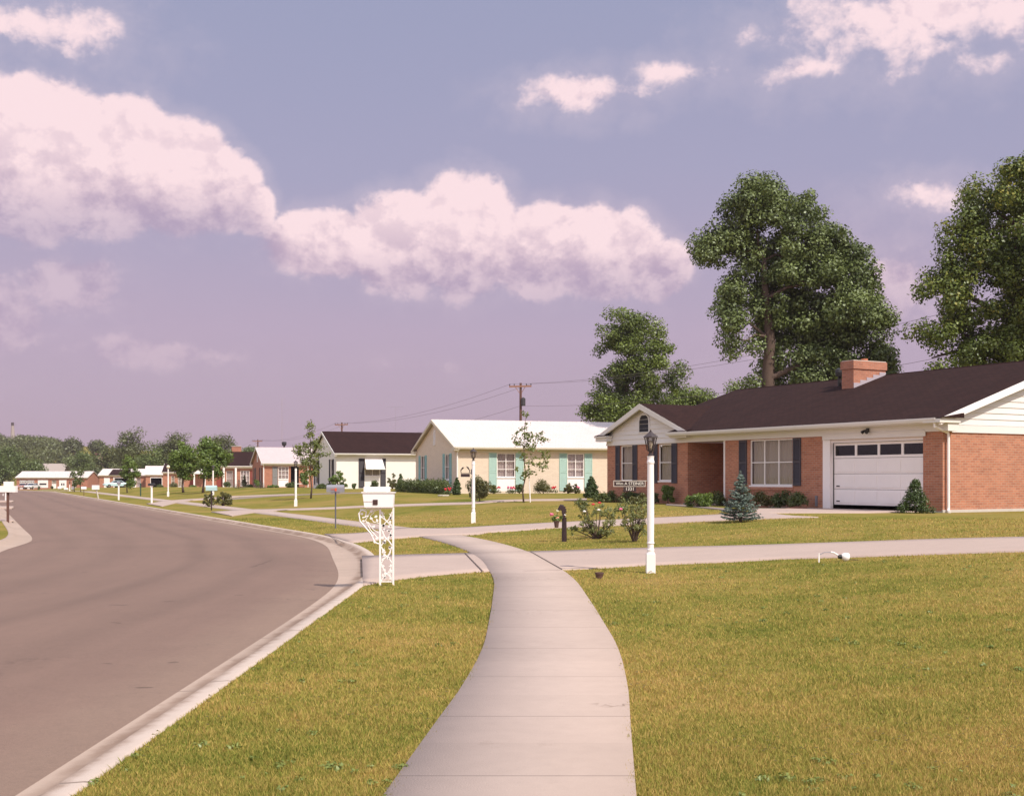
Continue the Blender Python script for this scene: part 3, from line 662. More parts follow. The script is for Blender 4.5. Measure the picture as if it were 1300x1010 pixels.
# --- the brick ranch house on the right
def near_house():
    h = thing('ranch_house', 'long red brick ranch house with brown roof, brick chimney and slightly open white garage door', 'house', H1(0), math.atan2(-.876, .482))
    WH = 2.43; L = 17.98; D = 12.0; ze = 2.80
    FR = Mx((0, 0, 0), (1, 0, 0)); w_ = MB()          # front, along = x (negative to the left)
    garage = (-4.79, -.74, -.05, 2.30); win = (-8.68, -6.456, .78, WH - .02)
    gw1 = (-16.96, -16.09, .93, WH - .03); gw2 = (-14.26, -13.39, .93, WH - .03)
    panel(w_, FR, -10.1, 0, -.5, WH, [garage, win])
    panel(w_, FR, -L, -12.34, -.5, WH, [gw1, gw2])
    PR = Mx((-12.34, 0, 0), (0, 1, 0)); panel(w_, PR, 0, 2.0, -.5, WH)                      # porch sides and back
    panel(w_, Mx((-10.1, 2.0, 0), (0, -1, 0)), 0, 2.0, -.5, WH); panel(w_, Mx((-12.34, 2.0, 0), (1, 0, 0)), 0, 2.24, -.5, WH, [(1.1, 2.0, .1, 2.15)])
    RT = Mx((0, 0, 0), (0, 1, 0)); panel(w_, RT, 0, D, -.5, WH)
    LF = Mx((-L, D, 0), (0, -1, 0)); panel(w_, LF, 0, D, -.5, WH); panel(w_, Mx((0, D, 0), (-1, 0, 0)), 0, L, -.5, WH)
    w_.build('wall', brick_red, h)
    f_ = MB(); f_.box(-.012, .03, -.03, D + .02, -.6, .10); f_.box(-10.1, -4.98, -.02, .005, -.6, .04); f_.box(-.5, -.02, -.02, .005, -.6, .05); f_.build('foundation', concrete_w, h)
    # frieze and soffit
    f_ = MB(); f_.box(-12.36, 0.03, -.05, 0.0, WH, 2.70); f_.box(-L - .02, -12.32, -.045, 0, WH - .01, WH + .06); f_.box(-12.34, -10.1, -.02, 2.0, WH + .003, WH + .03)
    f_.box(-13.0, .25, -.42, -.05, 2.66, 2.69); f_.box(-4.95, -.60, -.062, -.05, 2.30, 2.45); f_.box(-4.98, -.62, -.075, -.05, WH + .02, WH + .05)
    f_.build('frieze', trim, h)
    top_ = [(.28, -.42), (-12.0, -.42), (-15.16, 3.40), (-16.78, 1.52), (-16.78, 6.0), (.28, 6.0)]; rf = MB(); zr = lambda y: ze + .335 * (y + .42)
    for P_, f_z in ((top_, zr), ([(.28, 6.0), (-16.78, 6.0), (-16.78, 12.42), (.28, 12.42)], lambda y: ze + .335 * (12.42 - y))):
        k_ = len(P_); rf.add([(x, y, f_z(y)) for x, y in P_] + [(x, y, f_z(y) - .1) for x, y in P_], [tuple(range(k_ - 1, -1, -1)), tuple(range(k_, 2 * k_))] + [(i, (i + 1) % k_, (i + 1) % k_ + k_, i + k_) for i in range(k_)])
    rf.tube([(.28, 6, zr(6) - .02), (-16.78, 6, zr(6) - .02)], .045, 6); rf.build('roof', roof_brown, h); gutter(-13.1, .16, -.52, ze + .01, h, trim)
    rw, hw = gable_roof(-L, -12.34, 0, 4.8, 2.83, .39, .38, h, roof_brown_s, .3, swap=True, name='wing_roof')
    GF = Mx((0, 0, 0), (1, 0, 0))
    clapboards(GF, -L - .02, -12.32, 2.46, .39, h, siding, side=.42); rake(GF, -L - .38, -12.34 + .38, 2.83, .39, h, trim, .22, .31, .24)
    mb = MB(); gable_tri(mb, Mx((-L, 0, 0), (1, 0, 0)), 0, 5.64, 2.43, .39, .42); mb.build('gable_wall', siding, h)
    # corner returns of the wing eaves
    for xa, xb in ((-L - .40, -L + .42), (-12.34 - .75, -12.0)):
        r_ = MB(); r_.box(xa, xb, -.34, -.05, 2.60, 2.80); r_.box(xa - .03, xb + .03, -.40, -.05, 2.76, 2.83); r_.build('eave_return', trim, h)
        r_ = MB(); r_.add([(xa - .04, -.42, 2.835), (xb + .04, -.42, 2.835), (xb + .04, -.02, 2.96), (xa - .04, -.02, 2.96)], [(0, 1, 2, 3)]); r_.build('return_shingles', roof_brown, h)
    vent(GF, -15.2, 2.93, .66, .72, h, black, siding)
    # right gable
    clapboards(RT, .02, D - .02, 2.44, .335, h, siding, side=.42); rake(RT, -.42, D + .42, ze, .335, h, white, .22, .30, .26)
    mb = MB(); gable_tri(mb, RT, 0, D, 2.42, .335, .40); mb.box(.002, .04, .35, D - .35, 2.40, 2.62); mb.build('gable_wall', siding, h)
    r_ = MB(); r_.box(-.3, .33, -.50, .38, ze - .13, ze - .02); r_.box(.0, .28, -.1, .36, 2.43, 2.67); r_.build('eave_return', trim, h)
    r_ = MB(); r_.add([(-.2, -.50, ze + .01), (.40, -.50, ze + .01), (.40, .45, ze + .16), (-.2, .45, ze + .16)], [(0, 1, 2, 3)]); r_.add([(.40, -.5, ze + .01), (.40, .45, ze + .01), (.40, .45, ze + .16)], [(0, 1, 2)]); r_.build('return_shingles', roof_brown, h)
    # windows
    window(FR, *win, h, (3, 2)); window(FR, *gw1, h, (1, 2)); window(FR, *gw2, h, (1, 2))
    for a, b, c in ((-9.25, -8.83, .78), (-6.40, -6.02, .78), (-17.31, -17.0, .84), (-16.05, -15.72, .84), (-14.58, -14.30, .84), (-13.35, -13.0, .84)): shutter(FR, a, b, c, WH - .02, h, slate)
    s_ = MB(); pbox(s_, FR, -8.7, -6.4, .62, .73, 0, .035); s_.build('window_sill', brick_red, h)
    # front door inside the porch, white corner board
    d_ = MB(); DR = Mx((-12.34, 2.0, 0), (1, 0, 0)); pbox(d_, DR, 1.14, 1.96, .1, 2.11, -.10, -.05)
    for v in (.3, .95, 1.55):
        for u in (1.22, 1.6): pbox(d_, DR, u, u + .28, v, v + .45, -.05, -.035)
    do = d_.build('door', redwood, h); k_ = MB(); k_.at(DR).blob((1.22, 1.05, -.01), .035); k_.at(Matrix()); k_.build('door_knob', grey_metal, do)
    c_ = MB(); c_.box(-10.125, -10.06, -.03, .04, 0, WH); c_.build('corner_board', white, h)
    s_ = MB(); s_.box(-12.3, -10.15, -.25, 2.0, -.3, .10); s_.build('porch_step', conc, h)
    # garage door: four sections, left a hand's breadth open
    g_ = MB(); db, dt = .17, 2.20
    for i in range(4):
        v0 = db + (dt - db) * i / 4; v1 = db + (dt - db) * (i + 1) / 4 - .012
        if i < 3:
            pbox(g_, FR, -4.63, -.72, v0, v1, -.20, -.165)
            for k in range(4):
                u0 = -4.63 + 3.91 * k / 4
                pbox(g_, FR, u0 + .07, u0 + .91, v0 + .06, v1 - .06, -.172, -.148)
        else:
            pbox(g_, FR, -4.63, -.72, v0, v0 + .08, -.20, -.160); pbox(g_, FR, -4.63, -.72, v1 - .08, v1, -.20, -.160)
            for k in range(5): u0 = -4.63 + 3.91 * k / 4; pbox(g_, FR, max(u0 - .045, -4.63), min(u0 + .045, -.72), v0 + .08, v1 - .08, -.20, -.161)
    gd = g_.build('garage_door', white, h)
    q_ = MB(); q_.at(FR).add([(-4.6, 1.72, -.185), (-.75, 1.72, -.185), (-.75, 2.15, -.185), (-4.6, 2.15, -.185)], [(0, 1, 2, 3)]); q_.build('pane', glass, gd)
    q_ = MB()
    for v in (.27, .76): q_ = MB(); pbox(q_, FR, -4.5, -4.36, v, v + .035, -.16, -.13); q_.build('handle', black, gd)
    g_ = MB(); pbox(g_, FR, -4.97, -4.64, -.03, 2.30, -.13, .02); pbox(g_, FR, -4.64, -.72, 2.2, 2.30, -.2, -.05); pbox(g_, FR, -.74, -.70, 0, 2.2, -.2, -.02); g_.build('garage_frame', white, h)
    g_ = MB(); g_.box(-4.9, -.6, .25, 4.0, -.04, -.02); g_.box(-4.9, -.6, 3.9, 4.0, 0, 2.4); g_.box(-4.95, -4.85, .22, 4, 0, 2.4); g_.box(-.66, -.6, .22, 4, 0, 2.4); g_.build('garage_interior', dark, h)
    # brick chimney with cap and flue, roof pipe
    c_ = MB(); c_.box(-8.55, -7.95, 4.35, 6.0, 3.6, 5.12); c_.box(-8.59, -7.91, 4.31, 6.04, 5.12, 5.42); ch = c_.build('chimney', brick_orange, h)
    c_ = MB(); c_.box(-8.56, -7.94, 4.34, 6.01, 5.42, 5.45); c_.build('chimney_cap', concrete_w, ch)
    c_ = MB(); c_.lathe([(.13, 5.45), (.13, 5.55), (.10, 5.55), (.10, 5.46)], 12, (-8.25, 5.2)); c_.build('flue', mat('flue_clay', (.42, .14, .07), .8), ch)
    c_ = MB();
    for k in range(5):
        y0_ = 4.35 + .33 * k; z0_ = ze + .335 * (y0_ + .42); c_.box(-7.948, -7.935, y0_, y0_ + .33, z0_ - .05, z0_ + .20)
    c_.build('flashing', mat('lead_flashing', (.42, .36, .40), .5), ch)
    c_ = MB(); c_.lathe([(.06, 4.3), (.06, 4.95), (.14, 4.95), (.16, 5.1), (.14, 5.22), (.03, 5.27)], 10, (-9.25, 4.9)); c_.build('vent_pipe', black, h)
    # downspout at the right corner
    d_ = MB(); X = .09
    d_.tube([(X - .02, -.42, 2.69), (X - .02, -.42, 2.55), (X, .12, 2.38), (X, .14, 2.28), (X, .14, .15), (X + .03, .10, .06), (X + .16, .0, .04)], .042, 8); d_.build('downspout', white, h)
    # flood lamp pair above the garage
    l_ = MB(); l_.box(-2.98, -2.86, -.075, -.05, 2.50, 2.62)
    for s in (-1, 1): l_.tube([(-2.92, -.07, 2.56), (-2.92 + .07 * s, -.14, 2.54), (-2.92 + .1 * s, -.22, 2.48)], [.03, .035, .06], 8)
    l_.build('flood_lamp', black, h)
    m_ = MB(); pbox(m_, FR, -5.3, -5.22, .1, .45, 0, .05); m_.build('hose_tap', grey_metal, h)
    return h
near_house()
# --- generic gabled house whose left gable faces the street
def side_house(name, label, C0, rz, L, D, WH, pitch, wall_m, roof_m, base=0., gable_m=None, trim_m=None, ov=.35, holes_f=(), holes_g=(), endov=.22):
    h = thing(name, label, 'house', C0, rz)
    FR = Mx((0, 0, 0), (1, 0, 0)); GL = Mx((0, D, 0), (0, -1, 0)); w_ = MB(); tm = trim_m or trim
    panel(w_, FR, 0, L, -.9, WH, [q[:4] for q in holes_f]); panel(w_, GL, 0, D, -.9, WH, [q[:4] for q in holes_g])
    panel(w_, Mx((L, 0, 0), (0, 1, 0)), 0, D, -.9, WH); panel(w_, Mx((L, D, 0), (-1, 0, 0)), 0, L, -.9, WH)
    for M_ in (GL, Mx((L, 0, 0), (0, 1, 0))): gable_tri(w_, M_, 0, D, WH, pitch, .30 + pitch * ov - .13)
    w_.build('wall', wall_m, h)
    ze = WH + .30; rf, hr = gable_roof(0, L, 0, D, ze, pitch, ov, h, roof_m, endov)
    f_ = MB(); f_.box(-endov + .02, L + endov, -ov + .01, .0, ze - .135, ze - .105); f_.box(-.03, L + .03, -.04, 0, WH, ze - .105); f_.build('frieze', tm, h)
    gutter(-endov, L + endov, -ov - .1, ze + .01, h, tm)
    rake(GL, -ov, D + ov, ze, pitch, h, tm, endov - .03, endov + .04, .20)
    for y0_, y1_ in ((-ov - .02, .42), (D - .42, D + ov)):
        r_ = MB(); r_.box(-endov - .03, .0, y0_, y1_, ze - .2, ze - .02); r_.build('eave_return', tm, h)
    return h, FR, GL
# --- cream house
a2 = Vector((.951, .309, 0)); C2 = Vector((-3.27, 70, .66))
wf = [(2.49, 3.64, .13, 2.40), (7.0, 8.08, .13, 2.40), (11.6, 12.7, .13, 2.4)]
wg = [(10.5 - 2.73, 10.5 - 1.61, .30, 2.38), (10.5 - 9.05, 10.5 - 7.85, .30, 2.38)]
h2, FR2, GL2 = side_house('ranch_house', 'cream brick house with white roof, aqua shutters and a tan street-side gable', C2, R(18), 16.5, 10.5, 2.43, .335, brick_cream, roof_white, holes_f=wf, holes_g=wg, trim_m=beige)
for k in wf: window(FR2, *k, h2, (2, 3), cloth=sheer, apron=.83, rec=.07)
for a, b in ((1.99, 2.47), (3.66, 4.17), (6.47, 6.97), (8.11, 8.62), (11.1, 11.58), (12.72, 13.2)): shutter(FR2, a, b, .13, 2.42, h2, aqua)
aqua_d = mat('aqua_shutter_gable', (.30, .52, .50), .6, (3, .06))
for k in wg:
    window(GL2, *k, h2, (2, 2), cloth=sheer, apron=.5, rec=.07)
    shutter(GL2, k[0] - .48, k[0] - .02, .2, 2.4, h2, aqua_d); shutter(GL2, k[1] + .02, k[1] + .48, .2, 2.4, h2, aqua_d)
vent(GL2, 5.25, 3.05, .36, .85, h2, siding, white)
ptube(Matrix(), [(.02, -.40, 2.65), (.02, -.06, 2.4), (.02, -.06, 0)], .05, 'downspout', white, h2)
# --- white house with brown roof
C3 = Vector((-13.97, 94, .80)); hf = [(2.3, 3.55, .0, 2.35), (8.2, 9.3, .6, 2.3)]; hg = [(10.0 - 2.4, 10.0 - 1.4, .3, 2.3), (10 - 9.0, 10.0 - 7.6, .3, 2.3)]
h3, FR3, GL3 = side_house('ranch_house', 'white painted brick house with dark brown roof and a scalloped white awning', C3, R(20), 13.5, 10, 2.43, .36, brick_white, roof_brown, holes_f=hf, holes_g=hg, trim_m=trim)
window(FR3, 2.3, 3.55, 0, 2.35, h3, (2, 2), cloth=curtain_m, apron=.95, rec=.07); window(FR3, *hf[1], h3, (2, 2))
for a, b in ((1.80, 2.26), (3.58, 4.02)): shutter(FR3, a, b, .0, 2.35, h3, blackshut)
for k in hg:
    window(GL3, *k, h3, (1, 2)); shutter(GL3, k[0] - .45, k[0] - .02, .2, 2.3, h3, blackshut); shutter(GL3, k[1] + .02, k[1] + .45, .2, 2.3, h3, blackshut)
vent(GL3, 5, 3.2, .35, .6, h3, siding, white)
aw = MB().at(FR3); n = 9; top, bot = 2.36, 1.52
L_ = []
for i in range(n + 1):
    u = 2.25 + 1.5 * i / n; L_ += [(u * .93 + .21, top, .05), (u, 1.62, .72), (u, 1.52 - (.06 if i % 2 else 0), .74)]
aw.add(L_, [(3 * i + k, 3 * i + k + 1, 3 * i + k + 4, 3 * i + k + 3) for i in range(n) for k in (0, 1)])
aw.add([(2.30, top, .05), (2.25, 1.62, .72), (2.25, 1.52, .74), (2.25, 1.60, .02)], [(0, 1, 2, 3)]); aw.add([(3.70, top, .05), (3.75, 1.62, .72), (3.75, 1.52, .74), (3.75, 1.6, .02)], [(0, 1, 2, 3)])
awn = aw.at(Matrix()).build('awning', white, h3)
sc_ = MB()
for i in range(12): sc_.at(FR3).blob((2.30 + 1.45 * i / 11, 1.50, .745), (.07, .06, .012), 8, 4)
sc_.at(Matrix()).build('scallop_edge', white, awn)
# --- brick house with pale roof
C4 = Vector((-27.35, 130, .55)); hf = [(1.62, 2.75, .05, 2.3), (3.0, 3.9, .0, 2.35), (5.6, 6.6, .5, 2.3)]; hg = [(6.4, 7.2, .3, 2.2), (1.8, 2.6, .3, 2.2)]
h4, FR4, GL4 = side_house('ranch_house', 'orange brick house with pale pinkish roof and dark front doorway', C4, R(20), 12.5, 9, 2.38, .38, brick_orange, roof_pink, holes_f=hf, holes_g=hg, trim_m=trim)
window(FR4, *hf[0], h4, (3, 3), cloth=sheer, apron=.85, rec=.05); window(FR4, *hf[2], h4, (2, 2))
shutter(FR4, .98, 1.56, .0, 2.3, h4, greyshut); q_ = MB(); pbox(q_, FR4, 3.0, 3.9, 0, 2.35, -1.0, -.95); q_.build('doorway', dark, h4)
q_ = MB(); pbox(q_, FR4, 3.0, 4.6, .38, .44, .3, .9); pbox(q_, FR4, 3.1, 3.16, 0, .4, .35, .4); pbox(q_, FR4, 4.4, 4.46, 0, .4, .35, .4); q_.build('porch_bench', white, h4)
for k in hg: window(GL4, *k, h4, (1, 2), cloth=sheer); shutter(GL4, k[0] - .35, k[0] - .02, .2, 2.2, h4, blackshut); shutter(GL4, k[1] + .02, k[1] + .35, .2, 2.2, h4, blackshut)
vent(GL4, 4.5, 2.9, .45, .9, h4, siding, white)
for u in (.02, 4.9): ptube(Matrix(), [(u, -.30, 2.6), (u, -.05, 2.3), (u, -.05, 0)], .06, 'downspout', white, h4)
c_ = MB(); c_.lathe([(.10, 4.2), (.10, 4.75), (.24, 4.78), (.28, 5.05), (.24, 5.2), (.05, 5.22)], 10, (3.1, 5.2)); c_.build('vent_pipe', black, h4)
# --- brick house with white porch columns
C5 = Vector(((262 - 650) / F * 146, 146, .32)); hf = [(1.2, 1.9, 0, 2.2), (2.4, 3.2, .2, 2.2), (4.1, 5.2, .3, 2.2)]
h5, FR5, GL5 = side_house('ranch_house', 'red brick house with dark roof, white porch columns and wide brick chimney', C5, R(12), 6.6, 12, 2.45, .30, brick_orange, roof_brown, holes_f=hf, trim_m=white)
window(FR5, *hf[1], h5, (1, 2), cloth=sheer); window(FR5, *hf[2], h5, (3, 3), cloth=sheer, rec=.05)
q_ = MB(); pbox(q_, FR5, 1.2, 1.9, 0, 2.2, -.1, -.05); q_.build('door', redwood, h5)
for u in (2.1, 3.55): q_ = MB(); q_.box(u - .12, u + .12, -.34, -.1, -.3, 2.62); q_.build('porch_column', white, h5)
for u in (3.3, 5.3): shutter(FR5, u, u + .35, .2, 2.2, h5, redwood)
q_ = MB(); q_.box(2.9, 4.1, 6.2, 7.0, 3.9, 5.35); ch = q_.build('chimney', brick_orange, h5); q_ = MB(); q_.box(2.85, 4.15, 6.15, 7.05, 5.35, 5.42); q_.build('chimney_cap', concrete_w, ch)
# --- brown-fronted house with white gabled portico
C6 = Vector(((207 - 650) / F * 212, 212, -.25)); hf = [(1.4, 2.0, .5, 2.2), (4.6, 5.6, .0, 2.2), (2.6, 3.6, .3, 2.2)]
h6, FR6, GL6 = side_house('ranch_house', 'small brown brick house with red door and white gabled portico behind the street trees', C6, R(10), 8.5, 9, 2.6, .34, brick_red, roof_brown, holes_f=hf, trim_m=white)
window(FR6, *hf[0], h6, (1, 2)); window(FR6, *hf[2], h6, (2, 2))
q_ = MB(); pbox(q_, FR6, 4.6, 5.6, 0, 2.2, -.1, -.05); q_.build('door', redwood, h6)
q_ = MB(); q_.at(FR6)
q_.add([(5.4, 2.6, 1.6), (7.6, 2.6, 1.6), (6.5, 3.6, 1.6), (5.4, 2.6, 0), (7.6, 2.6, 0), (6.5, 3.6, -1.2)], [(0, 1, 2), (0, 2, 5, 3), (1, 4, 5, 2), (0, 3, 4, 1)])
q_.at(Matrix()).build('portico_gable', white, h6)
for u in (5.55, 7.4): q_ = MB(); pbox(q_, FR6, u - .13, u + .13, -.3, 2.6, 1.3, 1.55); q_.build('portico_column', white, h6)
q_ = MB(); q_.box(6.6, 7.4, 4.2, 4.9, 3.4, 4.6); q_.build('chimney', brick_orange, h6)
# --- two garage houses at the bend and the white-roofed one at the end of the street
C7 = Vector(((185 - 650) / F * 245, 245, -.45))
h7, FR7, GL7 = side_house('garage_wing', 'small brick garage with white roof and open dark door beside the brown house', C7, R(14), 3.7, 8, 2.5, .42, brick_red, roof_white, holes_f=[(1.0, 3.2, 0, 2.1)], trim_m=white)
h7['category'] = 'garage'; h7['label'] = 'small brick garage with white roof and wide dark open door'
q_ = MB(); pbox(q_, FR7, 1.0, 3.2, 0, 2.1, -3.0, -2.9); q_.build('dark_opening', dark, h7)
q_ = MB(); pbox(q_, FR7, .9, 1.0, 0, 2.2, .0, .06); pbox(q_, FR7, 3.2, 3.3, 0, 2.2, 0, .06); pbox(q_, FR7, 1.0, 3.2, 2.1, 2.25, 0, .06); q_.build('door_frame', white, h7)
C8 = Vector(((126 - 650) / F * 252, 252, -.5))
hf = [(1.1, 2.1, .2, 2.1), (3.2, 5.9, 0, 2.1), (7.8, 8.6, .3, 2.1)]
h8, FR8, GL8 = side_house('ranch_house', 'low brick house with white roof and dark roof panel behind the pale blue car', C8, R(6), 9.8, 8.5, 2.45, .30, brick_red, roof_white, holes_f=hf, trim_m=white)
q_ = MB(); q_.add([(2.05, -.55, 2.80), (5.9, -.55, 2.80), (5.9, 3.4, 4.0), (2.05, 3.4, 4.0)], [(0, 1, 2, 3)]); q_.add([(2.05, -.55, 2.80), (2.05, 3.4, 4.0), (2.05, 3.4, 3.7), (2.05, -.55, 2.6)], [(0, 1, 2, 3)]); q_.build('porch_roof', roof_brown, h8)
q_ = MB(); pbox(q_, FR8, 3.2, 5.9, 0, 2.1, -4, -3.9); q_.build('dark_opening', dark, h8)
q_ = MB(); pbox(q_, FR8, 1.0, 2.2, .1, 2.2, -.02, .04); q_.build('white_panel', white, h8); window(FR8, *hf[2], h8, (1, 2), cloth=sheer)
q_ = MB(); pbox(q_, FR8, 2.9, 6.1, 2.1, 2.3, 0, .08); pbox(q_, FR8, 2.95, 3.15, 0, 2.1, 0, .08); pbox(q_, FR8, 6.0, 6.2, 0, 2.1, 0, .08); q_.build('door_frame', white, h8)
q_ = MB(); pbox(q_, FR8, 6.9, 7.7, 0, 2.3, 0, .05); q_.build('white_siding', white, h8)
C9 = Vector(((21 - 650) / F * 292, 292, -1.06))
hf = [(5.2, 7.7, 0.3, 2.2), (8.6, 9.7, 0, 2.2), (10.6, 12.0, .3, 2.2), (13.5, 14.6, .3, 2.2), (.7, 4.3, 0, 2.2)]
h9, FR9, GL9 = side_house('ranch_house', 'distant brick house with long white roof and double garage at the street end', C9, R(2), 17.3, 9, 2.55, .32, brick_orange, roof_white, holes_f=hf, trim_m=white)
q_ = MB()
for u in (.75, 2.6):
    pbox(q_, FR9, u, u + 1.7, 0, 2.15, -.1, -.05)
q9 = q_.build('garage_door', white, h9); q_ = MB()
for u in (.75, 2.6):
    for k in range(4): pbox(q_, FR9, u + .1 + .4 * k, u + .4 + .4 * k, 1.65, 1.9, -.05, -.03)
q_.build('door_light', dark, q9)
q_ = MB(); pbox(q_, FR9, 5.2, 7.7, .3, 2.2, -.1, .03); q9 = q_.build('bay_panel', white, h9); q_ = MB(); pbox(q_, FR9, 5.6, 7.3, 1.0, 1.4, .03, .05); q_.build('pane', dark, q9)
window(FR9, 8.6, 9.7, 0, 2.2, h9, (1, 2), apron=1.3); 
q_ = MB(); pbox(q_, FR9, 10.4, 12.2, .2, 2.2, -.1, .03); q9 = q_.build('bay_panel', white, h9); q_ = MB(); pbox(q_, FR9, 10.9, 11.2, .9, 1.4, .03, .05); pbox(q_, FR9, 11.4, 11.7, .9, 1.4, .03, .05); q_.build('pane', dark, q9)
window(FR9, *hf[3], h9, (1, 2))
# ------------------------------------------------------------------ far hillside buildings, smokestack
def hut(label, px0, px1, ytop, d, wall, roof_, wh, cat='house', name='hillside_house'):
    p = P(px0, HOR, d); z = float(H(p.x + 4, d)); h = thing(name, label, cat, (p.x, d, z)); L = (px1 - px0) / F * d; zt = P(0, ytop, d).z - z
    wl = MB(); FRh = Mx((0, 0, 0), (1, 0, 0)); wh = min(wh, zt * .6)
    wl.box(0, L, 0, 9, -1.5, wh); wl.build('wall', wall, h); gable_roof(0, L, 0, 9, wh, max(.06, (zt - wh) / 4.9), .4, h, roof_, .3)
    wn = MB(); n = max(2, int(L / 4))
    for i in range(n): pbox(wn, FRh, L * (i + .3) / n, L * (i + .6) / n, wh * .4, wh * .8, 0, .05)
    wn.build('window', dark, h); return h
tan_wall = mat('tan_wall', (.42, .33, .29), .8); pale_roof = mat('pale_roof', (.36, .30, .27), .8)
hut('low pale building with flat roof on the far hillside clearing', 50, 79, 588, 430, tan_wall, pale_roof, 3, 'building', 'hillside_building')
hut('small grey-pink house half hidden below the wooded hill at far left', 26, 37, 591, 420, tan_wall, pale_roof, 3)
hut('tan gabled house among the far trees beside the red-brown utility pole', 122, 131, 575, 400, mat('tan_stucco', (.40, .26, .18), .9), mat('tan_roof', (.33, .22, .16), .9), 5)
p = P(16, HOR, 640); z = float(H(p.x, 640)); zt = P(0, 536, 640).z - z
t_ = thing('smokestack', 'tall white smokestack with dark top rising over the far left hill', 'chimney', (p.x, 640, z))
MB().lathe([(1.3, 0), (.75, zt - 1.8)], 12).build('shaft', pale_roof, t_); MB().lathe([(.78, zt - 1.8), (.7, zt)], 12).build('dark_rim', mat('soot', (.08, .06, .06), .9), t_)
# ------------------------------------------------------------------ vegetation
def leaves(centers, radii, n, size, seed, flat=.75, up=.45, parent=None, m=None, name='foliage', asp=.62, shell=0.):
    """leaf-sized faces scattered through clumps; centers (k,3), radii (k,)"""
    r = np.random.default_rng(seed); centers = np.asarray(centers, float); radii = np.asarray(radii, float); k = len(centers)
    p = radii ** 2; p = p / p.sum(); idx = r.choice(k, n, p=p)
    v = r.normal(size=(n, 3)); v /= np.linalg.norm(v, axis=1)[:, None]
    q = v * (shell + (1 - shell) * r.random((n, 1)) ** .45) * radii[idx][:, None]; q[:, 2] *= flat
    c = centers[idx] + q
    nn = v * 1.15 + r.normal(size=(n, 3)) * .6 + np.array([0, 0, up]); nn /= np.linalg.norm(nn, axis=1)[:, None]
    a = np.cross(nn, r.normal(size=(n, 3))); a /= np.linalg.norm(a, axis=1)[:, None]; b = np.cross(nn, a)
    s = size * (.6 + .8 * r.random((n, 1)))
    V = np.stack([c - a * s * .5, c + b * s * asp * .5 - nn * s * .08, c + a * s * .5, c - b * s * asp * .5 - nn * s * .08], 1)
    clump_t = r.random(k)[idx]; tint = np.clip(.55 * clump_t + .5 * r.random(n), 0, 1)
    return mesh_np(name, V.reshape(-1, 3), np.arange(4 * n).reshape(-1, 4), m, parent, np.repeat(tint, 4))
def clumps(lobes, n, cr, seed, inner=.35):
    r = np.random.default_rng(seed); L = np.array([l[:3] for l in lobes], float); Rr = np.array([l[3:6] for l in lobes], float)
    p = Rr.prod(1) ** .72; p /= p.sum(); i = r.choice(len(L), n, p=p); v = r.normal(size=(n, 3)); v /= np.linalg.norm(v, axis=1)[:, None]
    return L[i] + v * Rr[i] * (inner + (1 - inner) * r.random((n, 1)) ** .5), cr * (.6 + .7 * r.random(n))
def limbs(root, base, top, targets, r0, m, bend=.18, seed=0, lean=(0, 0), forks=1):
    """trunk from base to top, boughs reaching the targets (all local)"""
    rd = random.Random(seed); mb = MB(); base = Vector(base); top = Vector(top); n = 7; tp = []
    for i in range(n):
        f = i / (n - 1); q = base.lerp(top, f); w_ = (top - base).length * .018 * (1 if 0 < i else 0)
        tp.append(q + Vector((rd.uniform(-w_, w_), rd.uniform(-w_, w_), 0)))
    rr = [r0 * (1.25 if i == 0 else 1) * (1 - .75 * i / (n - 1)) for i in range(n)]
    mb.tube(tp, rr, 9)
    ends = [(tp[i], rr[i]) for i in range(2, n)]
    for tg in targets:
        tg = Vector(tg); cand = [e for e in ends if e[0].z < tg.z + .05 * (top - base).length] or ends[:1]
        e = min(cand, key=lambda e: (e[0] - tg).length + rd.random() * .2 * (top - base).length); L_ = (tg - e[0]).length
        pts = []
        for i in range(5):
            f = i / 4; q = e[0].lerp(tg, f); q.z += math.sin(f * math.pi) * L_ * bend * rd.uniform(-.1, 1)
            if 0 < i < 4: q += Vector([rd.uniform(-1, 1) * L_ * .05 for _ in range(3)])
            pts.append(q)
        rb = min(e[1] * .6, L_ * .035 + r0 * .05); rs = [rb * (1 - .8 * i / 4) for i in range(5)]
        mb.tube(pts, rs, 5, False)
        for i in (2, 3): ends.append((pts[i], rs[i]))
    return mb.build('trunk', m, root, True)
oak_m = leafmat('oak_leaves', (.030, .046, .012), (.225, .275, .09), trans=.16, patch=.35)
maple_m = leafmat('maple_leaves', (.028, .044, .010), (.205, .25, .042), (.30, .25, .04), .16, .3)
ash_m = leafmat('ash_leaves', (.032, .05, .010), (.20, .255, .042), trans=.2, patch=.3)
far_m = leafmat('far_leaves', (.042, .052, .018), (.155, .17, .05), trans=.2, patch=.08); farg_m = leafmat('far_green_leaves', (.05, .08, .02), (.16, .20, .045), trans=.25, patch=.1)
young_m = leafmat('young_leaves', (.10, .13, .03), (.26, .28, .07), trans=.4, patch=.8); yew_m = leafmat('yew_needles', (.025, .045, .012), (.075, .11, .025), trans=.1, patch=2)
shrub_m = leafmat('shrub_leaves', (.04, .06, .018), (.14, .17, .045), trans=.25, patch=2); olive_m = leafmat('olive_leaves', (.07, .07, .022), (.18, .16, .05), trans=.25, patch=2)
bright_m = leafmat('bright_leaves', (.07, .12, .02), (.20, .27, .05), trans=.35, patch=2); spruce_m = leafmat('spruce_needles', (.06, .09, .07), (.23, .29, .25), trans=.08, patch=3)
rose_m = leafmat('rose_leaves', (.12, .15, .05), (.34, .34, .13), (.38, .24, .10), .4, 1.5)
